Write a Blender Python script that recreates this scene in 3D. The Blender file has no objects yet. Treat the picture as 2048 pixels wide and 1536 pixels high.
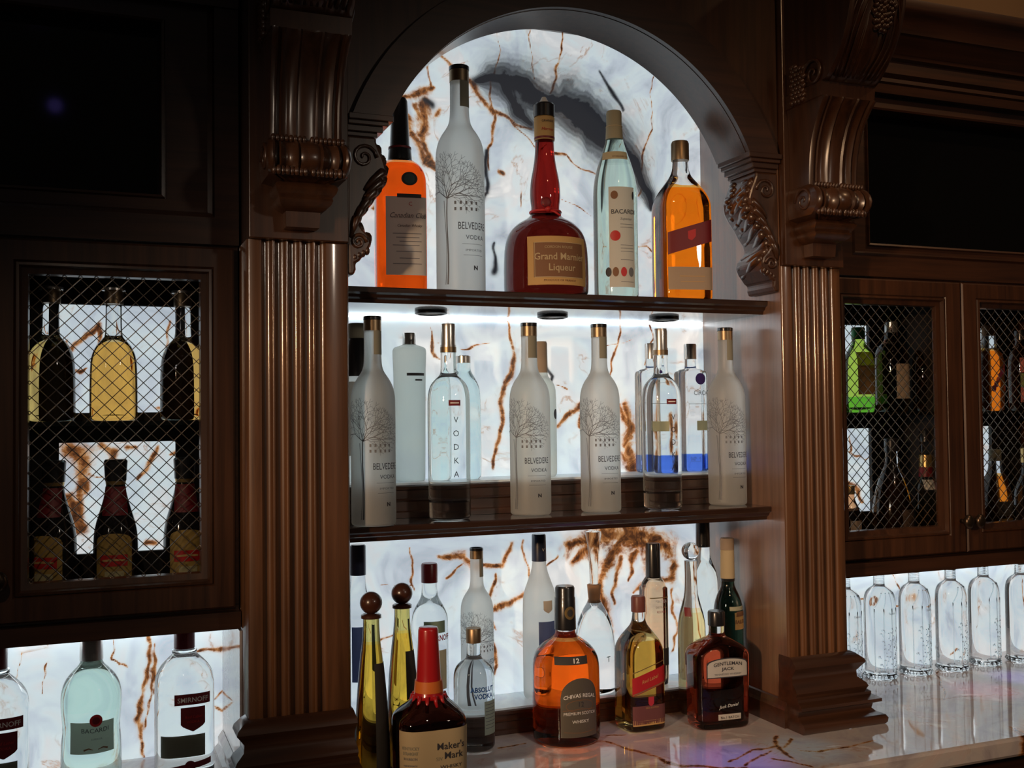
import bpy, math, random
import numpy as np
from mathutils import Matrix, Vector
rnd = random.Random(7)
C = bpy.context.scene.collection
sc = bpy.context.scene

# ------------------------------------------------------------------ camera
FPX = 2115.9; CAM = np.array([0.0, -1.7, 0.602])
YAW, PITCH, ROLL = math.radians(21.875), math.radians(1.769), math.radians(.659)
def cam_axes():
    r = np.array([math.cos(YAW), -math.sin(YAW), 0]); f = np.array([math.sin(YAW), math.cos(YAW), 0]); z = np.array([0, 0, 1.])
    f2 = f*math.cos(PITCH)+z*math.sin(PITCH); d = -(z*math.cos(PITCH)-f*math.sin(PITCH))
    return r*math.cos(ROLL)+d*math.sin(ROLL), -r*math.sin(ROLL)+d*math.cos(ROLL), f2
RA, DA, FA = cam_axes()
cd = bpy.data.cameras.new('camera'); co = bpy.data.objects.new('camera', cd); C.objects.link(co)
cd.lens = FPX/2048*36; cd.sensor_width = 36; cd.clip_start = .05
co.matrix_world = Matrix(((RA[0], -DA[0], -FA[0], CAM[0]), (RA[1], -DA[1], -FA[1], CAM[1]), (RA[2], -DA[2], -FA[2], CAM[2]), (0, 0, 0, 1)))
sc.camera = co
def onplane(px, py, Y):            # survey helper: photo position -> point of the wall plane at depth Y
    d = RA*(px-1024)/FPX+DA*(py-768)/FPX+FA
    t = (Y-CAM[1])/d[1]
    return CAM+t*d

# ------------------------------------------------------------------ world, lights, exposure
w = bpy.data.worlds.new('world'); sc.world = w; w.use_nodes = True
w.node_tree.nodes['Background'].inputs[0].default_value = (.50, .42, .36, 1)
w.node_tree.nodes['Background'].inputs[1].default_value = .030
sc.view_settings.view_transform = 'Standard'; sc.view_settings.look = 'None'
sc.view_settings.exposure = 0; sc.view_settings.gamma = 1; sc.view_settings.use_curve_mapping = False
sc.cycles.max_bounces = 14; sc.cycles.transmission_bounces = 12; sc.cycles.glossy_bounces = 4; sc.cycles.diffuse_bounces = 3
sc.cycles.transparent_max_bounces = 8
sc.cycles.sample_clamp_indirect = 4; sc.cycles.use_denoising = True
def lamp(name, kind, loc, target, energy, col, **k):
    l = bpy.data.lights.new(name, kind); l.energy = energy; l.color = col
    for a, b in k.items(): setattr(l, a, b)
    o = bpy.data.objects.new(name, l); C.objects.link(o); o.location = loc
    v = Vector(target)-Vector(loc); o.rotation_euler = v.to_track_quat('-Z', 'Y').to_euler()
    return o
WARM = (1, .60, .31)
lamp('fill_spot', 'SPOT', (-1.7, -2.0, .95), (1.15, 0, .44), 185, WARM, spot_size=math.radians(30), spot_blend=.9, shadow_soft_size=.06)  # unseen warm side fill, added well below ceiling height to light the flutes
lamp('fill_spot', 'SPOT', (-1.9, -2.2, 1.2), (.85, 0, .55), 60, (1, .86, .72), spot_size=math.radians(27), spot_blend=.9, shadow_soft_size=.10)  # second unseen side fill, also below ceiling height
lamp('fill_spot', 'SPOT', (1.0, -2.6, 2.7), (1.2, 0, .10), 75, (1, .84, .68), spot_size=math.radians(26), spot_blend=.9, shadow_soft_size=.06)  # unseen high fill, added for paper labels and counter
lamp('fill_spot', 'SPOT', (1.7, -2.6, 1.35), (.72, .1, .70), 34, (1, .84, .68), spot_size=math.radians(30), spot_blend=.9, shadow_soft_size=.10)  # unseen low fill from the right, added to brighten the shaded upper shelf label
lamp('fill_spot', 'SPOT', (-.3, -2.4, 2.3), (.05, .12, .42), 30, (1, .78, .58), spot_size=math.radians(15), spot_blend=.9, shadow_soft_size=.05)  # unseen narrow fill, added for the labels in the left cabinet
lamp('fill_spot', 'SPOT', (.6, -3.2, 2.6), (1.7, .1, .5), 60, WARM, spot_size=math.radians(36), spot_blend=.9, shadow_soft_size=.05)  # unseen frontal fill, added towards the right side
for x_, y_, e_, c_, w_ in ((1.035, -.125, 75, (.22, .18, 1), 8), (1.19, -.115, 22, (.1, .6, .8), 6), (.93, .035, 14, (1, .22, .45), 8), (1.80, .06, 30, (1, .12, .42), 6), (1.955, .11, 65, (.30, .20, 1), 5)):
    lamp('coloured_spot', 'SPOT', (x_+.15, y_-.75, 1.6), (x_, y_, 0), e_, c_, spot_size=math.radians(w_), spot_blend=1, shadow_soft_size=.02)
lamp('fill_spot', 'SPOT', (2.5, -1.1, 2.5), (1.95, .1, 1.45), 40, WARM, spot_size=math.radians(50), spot_blend=.9, shadow_soft_size=.05)  # unseen fill, added to brighten the wall above the right crown
for px_, py_, pw in ((110, 211, .035), (78, 24, .035)):      # two violet lamps in the room that glint in the left screen
    q_ = onplane(px_, py_, .127); d_ = q_-CAM; k_ = (q_[1]+3.2)/d_[1]
    lamp('violet_lamp', 'POINT', (q_[0]+d_[0]*k_, -3.2, q_[2]+d_[2]*k_), (0, 0, 0), pw, (.30, .22, 1), shadow_soft_size=.030)

# ------------------------------------------------------------------ materials
def newmat(name):
    m = bpy.data.materials.new(name); m.use_nodes = True
    nt = m.node_tree; return m, nt, nt.nodes['Principled BSDF']
def mat(name, col, rough=.5, metal=0, coat=0, trans=0, ior=1.45, emit=None, es=0, sss=0, spec=None):
    m, nt, b = newmat(name)
    b.inputs['Base Color'].default_value = (*col, 1); b.inputs['Roughness'].default_value = rough
    b.inputs['Metallic'].default_value = metal; b.inputs['Coat Weight'].default_value = coat; b.inputs['Coat Roughness'].default_value = .08
    b.inputs['Transmission Weight'].default_value = trans; b.inputs['IOR'].default_value = ior
    if spec is not None: b.inputs['Specular IOR Level'].default_value = spec
    if emit: b.inputs['Emission Color'].default_value = (*emit, 1); b.inputs['Emission Strength'].default_value = es
    return m
def N(nt, t, **k):
    n = nt.nodes.new(t)
    for a, b in k.items():
        if a.startswith('i_'): n.inputs[a[2:].replace('_', ' ')].default_value = b
        else: setattr(n, a, b)
    return n
def ramp(nt, stops, src=None):
    r = nt.nodes.new('ShaderNodeValToRGB'); e = r.color_ramp.elements
    while len(e) < len(stops): e.new(.5)
    for i, (p, c) in enumerate(stops): e[i].position = p; e[i].color = (*c, 1)
    if src is not None: nt.links.new(src, r.inputs[0])
    return r
def wood(name, horiz, dark, light, coat=1, crough=.24, cior=1.5):
    m, nt, b = newmat(name)
    tc = N(nt, 'ShaderNodeTexCoord'); mp = N(nt, 'ShaderNodeMapping')
    mp.inputs['Scale'].default_value = (3, 60, 60) if horiz else (60, 60, 3)
    nt.links.new(tc.outputs['Object'], mp.inputs['Vector'])
    n1 = N(nt, 'ShaderNodeTexNoise', i_Scale=1.0, i_Detail=6.0, i_Roughness=.6, i_Distortion=.6); nt.links.new(mp.outputs[0], n1.inputs['Vector'])
    n2 = N(nt, 'ShaderNodeTexNoise', i_Scale=5.0, i_Detail=2.0); nt.links.new(tc.outputs['Object'], n2.inputs['Vector'])
    mx = N(nt, 'ShaderNodeMath', operation='MULTIPLY_ADD'); mx.inputs[1].default_value = .35; nt.links.new(n2.outputs[0], mx.inputs[0]); nt.links.new(n1.outputs[0], mx.inputs[2])
    r = ramp(nt, [(.35, dark), (.85, light)], mx.outputs[0])
    nt.links.new(r.outputs[0], b.inputs['Base Color'])
    b.inputs['Roughness'].default_value = .38; b.inputs['Coat Weight'].default_value = coat; b.inputs['Coat Roughness'].default_value = crough; b.inputs['Coat IOR'].default_value = cior
    bp = N(nt, 'ShaderNodeBump', i_Strength=.05, i_Distance=.001); nt.links.new(n1.outputs[0], bp.inputs['Height']); nt.links.new(bp.outputs[0], b.inputs['Normal'])
    return m
WV = wood('walnut_vertical', False, (.018, .0065, .003), (.085, .032, .013))
WF = wood('walnut_fluted', False, (.045, .018, .008), (.16, .068, .028), 1, .12)
WH = wood('walnut_horizontal', True, (.016, .006, .003), (.070, .026, .011))
WN = wood('walnut_niche_lit', False, (.085, .042, .024), (.24, .125, .075), 1, .26, 1.9)  # lightened walnut: onyx light on the niche sides put into the colour
WS = wood('walnut_shelf', True, (.012, .005, .003), (.042, .017, .009), 1, .05)

# onyx: pattern attributes vb (brown veins), vd (dark cloud) hold scaled distances
def onyx(name, glow, base=(.62, .71, .80), emis=True):
    m, nt, b = newmat(name)
    L = nt.links.new
    tc = N(nt, 'ShaderNodeTexCoord')
    n1 = N(nt, 'ShaderNodeTexNoise', i_Scale=7.0, i_Detail=8.0, i_Roughness=.62, i_Distortion=1.2); L(tc.outputs['Object'], n1.inputs['Vector'])
    n2 = N(nt, 'ShaderNodeTexNoise', i_Scale=55.0, i_Detail=5.0, i_Roughness=.65); L(tc.outputs['Object'], n2.inputs['Vector'])
    # base whites
    g = ramp(nt, [(.28, tuple(c*.62 for c in base)), (.42, tuple(c*.92 for c in base)), (.52, (base[0]*1.08, base[1]*1.1, base[2]*1.02)), (.60, (base[0]*1.12, base[1]*1.02, base[2]*.93)), (.72, (.95, .97, .95))], n1.outputs[0])
    # fine brown crackle: ridged noise
    n3 = N(nt, 'ShaderNodeTexNoise', i_Scale=4.5, i_Detail=7.0, i_Roughness=.6, i_Distortion=.9); L(tc.outputs['Object'], n3.inputs['Vector'])
    s = N(nt, 'ShaderNodeMath', operation='SUBTRACT'); s.inputs[1].default_value = .5; L(n3.outputs[0], s.inputs[0])
    a = N(nt, 'ShaderNodeMath', operation='ABSOLUTE'); L(s.outputs[0], a.inputs[0])
    cr = ramp(nt, [(.0, (1, 1, 1)), (.011, (0, 0, 0))], a.outputs[0])
    gate = ramp(nt, [(.50, (0, 0, 0)), (.62, (.75, .75, .75))], n1.outputs[0])
    cm = N(nt, 'ShaderNodeMath', operation='MULTIPLY'); L(cr.outputs[0], cm.inputs[0]); L(gate.outputs[0], cm.inputs[1])
    m1 = N(nt, 'ShaderNodeMixRGB'); L(cm.outputs[0], m1.inputs[0]); L(g.outputs[0], m1.inputs[1]); m1.inputs[2].default_value = (.42, .24, .13, 1)
    # brown veins
    vb = N(nt, 'ShaderNodeAttribute', attribute_name='vb')
    n4 = N(nt, 'ShaderNodeTexNoise', i_Scale=22.0, i_Detail=6.0, i_Roughness=.7, i_Distortion=1.5); L(tc.outputs['Object'], n4.inputs['Vector'])
    nsum = N(nt, 'ShaderNodeMath', operation='ADD'); L(n2.outputs[0], nsum.inputs[0]); L(n4.outputs[0], nsum.inputs[1])
    ad = N(nt, 'ShaderNodeMath', operation='MULTIPLY_ADD'); L(nsum.outputs[0], ad.inputs[0]); ad.inputs[1].default_value = 1.9; ad.inputs[2].default_value = -1.9
    ab = N(nt, 'ShaderNodeMath', operation='ADD'); L(vb.outputs['Fac'], ab.inputs[0]); L(ad.outputs[0], ab.inputs[1])
    dv = N(nt, 'ShaderNodeMath', operation='DIVIDE'); dv.inputs[1].default_value = 4; L(ab.outputs[0], dv.inputs[0])
    vf = ramp(nt, [(.14, (1, 1, 1)), (.24, (.60, .60, .60)), (.36, (.12, .12, .12)), (.50, (0, 0, 0))], dv.outputs[0])
    cs = N(nt, 'ShaderNodeMath', operation='MULTIPLY_ADD'); L(n4.outputs[0], cs.inputs[0]); cs.inputs[1].default_value = .9; L(dv.outputs[0], cs.inputs[2])
    vc = ramp(nt, [(.26, (.030, .012, .007)), (.42, (.095, .036, .015)), (.54, (.26, .095, .028)), (.68, (.50, .25, .10)), (.9, (.72, .56, .40))], cs.outputs[0])
    m2 = N(nt, 'ShaderNodeMixRGB'); L(vf.outputs[0], m2.inputs[0]); L(m1.outputs[0], m2.inputs[1]); L(vc.outputs[0], m2.inputs[2])
    # dark agate cloud with banding
    vd = N(nt, 'ShaderNodeAttribute', attribute_name='vd')
    n5 = N(nt, 'ShaderNodeTexNoise', i_Scale=16.0, i_Detail=6.0, i_Roughness=.6, i_Distortion=1.0); L(tc.outputs['Object'], n5.inputs['Vector'])
    wv = N(nt, 'ShaderNodeMath', operation='MULTIPLY_ADD'); L(n5.outputs[0], wv.inputs[0]); wv.inputs[1].default_value = 1.3; L(vd.outputs['Fac'], wv.inputs[2])
    fr = N(nt, 'ShaderNodeMath', operation='MULTIPLY'); L(wv.outputs[0], fr.inputs[0]); fr.inputs[1].default_value = 17
    sn = N(nt, 'ShaderNodeMath', operation='SINE'); L(fr.outputs[0], sn.inputs[0])
    sm = N(nt, 'ShaderNodeMath', operation='MULTIPLY'); L(sn.outputs[0], sm.inputs[0]); sm.inputs[1].default_value = .09
    d0 = N(nt, 'ShaderNodeMath', operation='SUBTRACT'); d0.inputs[1].default_value = .45; L(wv.outputs[0], d0.inputs[0]); da = N(nt, 'ShaderNodeMath', operation='ADD'); L(d0.outputs[0], da.inputs[0]); L(sm.outputs[0], da.inputs[1])
    dd = N(nt, 'ShaderNodeMath', operation='DIVIDE'); dd.inputs[1].default_value = 4; L(da.outputs[0], dd.inputs[0])
    df = ramp(nt, [(.15, (1, 1, 1)), (.30, (.82, .82, .82)), (.44, (.42, .42, .42)), (.60, (.16, .16, .16)), (.90, (0, 0, 0))], dd.outputs[0])
    m3 = N(nt, 'ShaderNodeMixRGB'); L(df.outputs[0], m3.inputs[0]); L(m2.outputs[0], m3.inputs[1]); m3.inputs[2].default_value = (.022, .024, .030, 1)
    L(m3.outputs[0], b.inputs['Base Color'])
    b.inputs['Roughness'].default_value = .30
    if emis:
        L(m3.outputs[0], b.inputs['Emission Color']); b.inputs['Emission Strength'].default_value = glow
    return m
ONYX = onyx('backlit_onyx', .78)
MARB = onyx('polished_marble', 0, (.50, .45, .47), False)
MARB.node_tree.nodes['Principled BSDF'].inputs['Roughness'].default_value = .05; MARB.node_tree.nodes['Principled BSDF'].inputs['IOR'].default_value = 1.75
LED = mat('led_strip', (1, 1, 1), emit=(.92, .97, 1), es=5.0)
BLACK = mat('black_lacquer', (.006, .006, .007), .35)
CABBLK = mat('cabinet_interior', (.012, .009, .008), .6)
SCREEN = mat('screen_glass', (.003, .003, .003), .05, spec=.5)
BEZEL = mat('tv_bezel', (.012, .012, .012), .35)
WIRE = mat('brass_wire', (.30, .24, .19), .35, metal=.9)
PEWTER = mat('dark_bronze', (.10, .07, .05), .3, metal=.9)
PLASTER = mat('wall_paint', (.20, .13, .075), .9)
FLOORM = mat('floor_tile', (.05, .04, .035), .4)
INK = mat('dark_ink', (.035, .035, .045), .6)
INKG = mat('grey_ink', (.16, .17, .19), .6)
SILV = mat('silver_foil', (.62, .60, .57), .28, metal=.9)
GOLD = mat('gold_foil', (.62, .42, .17), .3, metal=.85)
BRONZE = mat('bronze_foil', (.30, .215, .13), .38, metal=.85)
WHITEI = mat('white_ink', (.80, .79, .76), .5)
CORK = mat('cork', (.30, .16, .08), .8)
BALL = mat('dark_wood_ball', (.055, .018, .010), .3, coat=.5)
BLKCAP = mat('black_cap', (.012, .012, .014), .3, coat=.4)
NAVY = mat('navy_foil', (.02, .03, .07), .35, coat=.3)
REDCAP = mat('red_foil', (.20, .012, .020), .35, coat=.4)
WAX = mat('red_wax', (.42, .012, .016), .28, coat=.8)
REDI = mat('red_ink', (.48, .02, .02), .5)
MAROON = mat('maroon_label', (.16, .010, .014), .5)
BLUEI = mat('blue_ink', (.02, .12, .42), .5)
GREYLAB = mat('grey_label', (.26, .25, .19), .7)
def paper(name, col, tr=.25):
    m, nt, b = newmat(name); b.inputs['Base Color'].default_value = (*col, 1); b.inputs['Roughness'].default_value = .65
    t = N(nt, 'ShaderNodeBsdfTranslucent'); t.inputs[0].default_value = (*col, 1); x = N(nt, 'ShaderNodeMixShader'); x.inputs[0].default_value = tr
    nt.links.new(b.outputs[0], x.inputs[1]); nt.links.new(t.outputs[0], x.inputs[2]); nt.links.new(x.outputs[0], nt.nodes['Material Output'].inputs[0])
    return m
CREAM = paper('cream_paper', (.62, .50, .30)); WHITEP = paper('white_paper', (.68, .66, .60)); GREYP = paper('grey_paper', (.66, .64, .60), .10)
TANP = paper('tan_paper', (.30, .18, .08), .15); PALEG = paper('pale_green_paper', (.42, .50, .42), .3); BUFF = paper('buff_paper', (.58, .36, .13), .1)
BLACKP = paper('black_paper', (.03, .028, .026), .05); TAUPE = paper('taupe_paper', (.38, .29, .21), .1); BLUEP = paper('blue_picture', (.10, .14, .30), .3)
FLORAL = paper('floral_print', (.22, .05, .16), .3); PINKP = paper('pink_paper', (.50, .14, .12), .2); GRNPIC = paper('green_print', (.20, .26, .08), .3); BRNPIC = paper('brown_print', (.25, .12, .06), .2)

def glass(name, top, liq=None, fill=None, rough=0.0, ior=1.45, frost=0.0):
    """clear or tinted glass; below the fill height the liquid gives it its colour"""
    m, nt, b = newmat(name); b.inputs['Transmission Weight'].default_value = 1; b.inputs['IOR'].default_value = ior; b.inputs['Roughness'].default_value = rough
    b.inputs['Base Color'].default_value = (*top, 1)
    if liq is not None:
        tc = N(nt, 'ShaderNodeTexCoord'); sp = N(nt, 'ShaderNodeSeparateXYZ'); nt.links.new(tc.outputs['Object'], sp.inputs[0])
        g = N(nt, 'ShaderNodeMath', operation='LESS_THAN'); g.inputs[1].default_value = fill; nt.links.new(sp.outputs[2], g.inputs[0])
        x = N(nt, 'ShaderNodeMixRGB'); nt.links.new(g.outputs[0], x.inputs[0]); x.inputs[1].default_value = (*top, 1); x.inputs[2].default_value = (*liq, 1)
        nt.links.new(x.outputs[0], b.inputs['Base Color'])
    if frost:
        t = N(nt, 'ShaderNodeBsdfTranslucent'); t.inputs[0].default_value = (.86, .88, .86, 1)
        d = N(nt, 'ShaderNodeBsdfDiffuse'); d.inputs[0].default_value = (.70, .71, .69, 1)
        x1 = N(nt, 'ShaderNodeMixShader'); x1.inputs[0].default_value = .5; nt.links.new(t.outputs[0], x1.inputs[1]); nt.links.new(d.outputs[0], x1.inputs[2])
        x2 = N(nt, 'ShaderNodeMixShader'); x2.inputs[0].default_value = frost; nt.links.new(b.outputs[0], x2.inputs[1]); nt.links.new(x1.outputs[0], x2.inputs[2])
        nt.links.new(x2.outputs[0], nt.nodes['Material Output'].inputs[0])
    return m

# ------------------------------------------------------------------ mesh helpers
class MB:
    def __init__(s): s.v = []; s.f = []
    def add(s, V, F):
        o = len(s.v); s.v += [tuple(map(float, p)) for p in V]; s.f += [tuple(i+o for i in f) for f in F]; return s
    def box(s, x0, x1, y0, y1, z0, z1):
        V = [(x, y, z) for x in (x0, x1) for y in (y0, y1) for z in (z0, z1)]
        return s.add(V, [(0, 1, 3, 2), (4, 6, 7, 5), (0, 4, 5, 1), (2, 3, 7, 6), (0, 2, 6, 4), (1, 5, 7, 3)])
    def prism(s, poly, axis, a, b):
        """poly in the two other axes, extruded from a to b along axis"""
        n = len(poly)
        def P(p, t): return (t, p[0], p[1]) if axis == 'x' else (p[0], t, p[1]) if axis == 'y' else (p[0], p[1], t)
        V = [P(p, a) for p in poly]+[P(p, b) for p in poly]
        F = [(i, (i+1) % n, n+(i+1) % n, n+i) for i in range(n)]+[tuple(range(n))[::-1], tuple(range(n, 2*n))]
        return s.add(V, F)
    def frame(s, x0, x1, z0, z1, prof):
        """moulded rectangular frame; prof = [(inset, y), ...] outside to inside"""
        V = []; F = []
        for d, y in prof: V += [(x0+d, y, z0+d), (x1-d, y, z0+d), (x1-d, y, z1-d), (x0+d, y, z1-d)]
        for k in range(len(prof)-1):
            for i in range(4): F.append((4*k+i, 4*k+(i+1) % 4, 4*k+4+(i+1) % 4, 4*k+4+i))
        return s.add(V, F)
    def sweep(s, path, prof, closed=False):
        """path = plan points (x, y), prof = [(out, z)], mitred; out is to the right of travel"""
        V = []; n = len(path); P = [np.array(p, float) for p in path]; m = len(prof)
        for i in range(n):
            ds = []
            if i > 0: ds.append((P[i]-P[i-1])/np.linalg.norm(P[i]-P[i-1]))
            if i < n-1: ds.append((P[i+1]-P[i])/np.linalg.norm(P[i+1]-P[i]))
            ns = [np.array((d[1], -d[0])) for d in ds]; nn = sum(ns); nn = nn/np.dot(nn, ns[0]) if len(ns) > 1 else nn
            for o, z in prof: V.append((P[i][0]+nn[0]*o, P[i][1]+nn[1]*o, z))
        F = [(i*m+j, i*m+j+1, (i+1)*m+j+1, (i+1)*m+j) for i in range(n-1) for j in range(m-1)]
        return s.add(V, F)
    def tube(s, pts, r, seg=6, taper=None):
        pts = [Vector(p) for p in pts]; V = []; n = len(pts)
        for i, p in enumerate(pts):
            d = (pts[min(i+1, n-1)]-pts[max(i-1, 0)]).normalized(); a = d.orthogonal().normalized(); b = d.cross(a)
            if i and V:
                a = (lasta-d*lasta.dot(d)).normalized(); b = d.cross(a)
            lasta = a; rr = (r if taper is None else r*(1-(1-taper)*i/(n-1)))
            for k in range(seg): t = 2*math.pi*k/seg; V.append(p+a*rr*math.cos(t)+b*rr*math.sin(t))
        F = [(i*seg+k, i*seg+(k+1) % seg, (i+1)*seg+(k+1) % seg, (i+1)*seg+k) for i in range(n-1) for k in range(seg)]
        F += [tuple(range(seg))[::-1], tuple(range((n-1)*seg, n*seg))]
        return s.add(V, F)
    def ball(s, c, r, a=8, b=6, sc_=(1, 1, 1)):
        V = [(c[0], c[1], c[2]-r*sc_[2])]; F = []
        for i in range(1, b):
            t = -math.pi/2+math.pi*i/b
            for k in range(a): p = 2*math.pi*k/a; V.append((c[0]+r*sc_[0]*math.cos(t)*math.cos(p), c[1]+r*sc_[1]*math.cos(t)*math.sin(p), c[2]+r*sc_[2]*math.sin(t)))
        V.append((c[0], c[1], c[2]+r*sc_[2]))
        for k in range(a): F.append((0, 1+(k+1) % a, 1+k)); F.append((len(V)-1, 1+(b-2)*a+k, 1+(b-2)*a+(k+1) % a))
        for i in range(b-2):
            for k in range(a): F.append((1+i*a+k, 1+i*a+(k+1) % a, 1+(i+1)*a+(k+1) % a, 1+(i+1)*a+k))
        return s.add(V, F)
    def build(s, name, m, parent=None, smooth=False, bevel=0, autos=None):
        me = bpy.data.meshes.new(name); me.from_pydata(s.v, [], s.f); me.materials.append(m)
        o = bpy.data.objects.new(name, me); C.objects.link(o)
        if parent is not None: o.parent = parent
        import bmesh
        bm = bmesh.new(); bm.from_mesh(me); bmesh.ops.recalc_face_normals(bm, faces=bm.faces)
        if autos:
            for e in bm.edges:
                if len(e.link_faces) == 2 and e.calc_face_angle(0) > math.radians(autos): e.smooth = False
        bm.to_mesh(me); bm.free()
        if smooth or autos: me.polygons.foreach_set('use_smooth', [True]*len(me.polygons))
        if bevel:
            md = o.modifiers.new('bevel', 'BEVEL'); md.width = bevel; md.segments = 2; md.limit_method = 'ANGLE'
        return o
def tag(o, label, cat, group=None):
    o['label'] = label; o['category'] = cat
    if group: o['group'] = group
    return o
def thing(name, label, cat, loc=(0, 0, 0), rz=0, group=None):
    o = bpy.data.objects.new(name, None); C.objects.link(o); o.location = loc; o.rotation_euler = (0, 0, rz)
    o.empty_display_size = .02
    return tag(o, label, cat, group)
def struct(o): o['kind'] = 'structure'; return o
def copy_thing(root, loc, label, group=None, rz=None):
    r = root.copy(); C.objects.link(r); r.location = loc; r['label'] = label
    if group: r['group'] = group
    if rz is not None: r.rotation_euler = (0, 0, rz)
    for ch in list(root.children):
        c = ch.copy(); C.objects.link(c); c.parent = r
        for g in ch.children: d = g.copy(); C.objects.link(d); d.parent = c
    return r

# ------------------------------------------------------------------ the bar's main dimensions
NX0, NX1 = .3965, 1.2476      # niche sides
PL, PR = .2335, 1.3895        # outer sides of the two pilasters
BY = .283                     # backlit onyx of the niche
S1T, S1B, S2T, S2B = .825, .799, .420, .393
ACX, ACZ, AR = .822, .946, .385
TOP = 1.56
# ------------------------------------------------------------------ onyx panels
def warp(x, z, seed):
    r = np.random.RandomState(seed); dx = np.zeros_like(x); dz = np.zeros_like(x)
    for k, (f, a) in enumerate(((9, .006), (21, .004), (47, .0022), (95, .0012), (190, .0007))):
        for _ in range(2):
            p = r.rand(6)*6.28; c = r.randn(4)*f
            dx += a*np.sin(c[0]*x+c[1]*z+p[0]); dz += a*np.sin(c[2]*x+c[3]*z+p[1])
    return x+dx, z+dz
def dist_field(x, z, lines, Y, cap=4.0):
    out = np.full(x.shape, cap)
    for ln in lines:
        P = [(onplane(p[0], p[1], Y), p[2]) for p in ln]
        for (a, wa), (b, wb) in zip(P[:-1], P[1:]):
            ax, az, bx, bz = a[0], a[2], b[0], b[2]; L2 = (bx-ax)**2+(bz-az)**2+1e-12
            t = np.clip(((x-ax)*(bx-ax)+(z-az)*(bz-az))/L2, 0, 1)
            d = np.hypot(x-ax-t*(bx-ax), z-az-t*(bz-az)); wd = (wa+(wb-wa)*t)*.001
            out = np.minimum(out, d/wd)
    return out
def onyx_panel(name, x0, x1, z0, z1, Y, veins, clouds, m, step=.003, th=.012, seed=1, parent=None):
    nx, nz = max(2, int((x1-x0)/step)), max(2, int((z1-z0)/step))
    gx, gz = np.meshgrid(np.linspace(x0, x1, nx), np.linspace(z0, z1, nz))
    x = gx.ravel(); z = gz.ravel(); n = len(x)
    wx, wz = warp(x, z, seed)
    co_ = np.stack([x, np.full(n, Y), z], 1)
    i = np.arange(nx-1)[None, :]+np.arange(nz-1)[:, None]*nx; i = i.ravel()
    F = np.stack([i, i+1, i+1+nx, i+nx], 1)
    back = np.array([(x0, Y+th, z0), (x1, Y+th, z0), (x1, Y+th, z1), (x0, Y+th, z1)])
    V = np.concatenate([co_, back]); c = [0, nx-1, nz*nx-1, (nz-1)*nx]
    fs = F.tolist()+[[n, n+3, n+2, n+1], [c[0], n, n+1, c[1]], [c[1], n+1, n+2, c[2]], [c[2], n+2, n+3, c[3]], [c[3], n+3, n, c[0]]]
    me = bpy.data.meshes.new(name); me.from_pydata(V.tolist(), [], fs); me.materials.append(m)
    for nm, ls in (('vb', veins), ('vd', clouds)):
        a = me.attributes.new(nm, 'FLOAT', 'POINT'); d = dist_field(wx, wz, ls, Y) if ls else np.full(n, 4.0)
        a.data.foreach_set('value', np.concatenate([d, np.full(4, 4.0)]).astype(np.float32))
    o = bpy.data.objects.new(name, me); C.objects.link(o)
    if parent is not None: o.parent = parent
    return o
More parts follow.
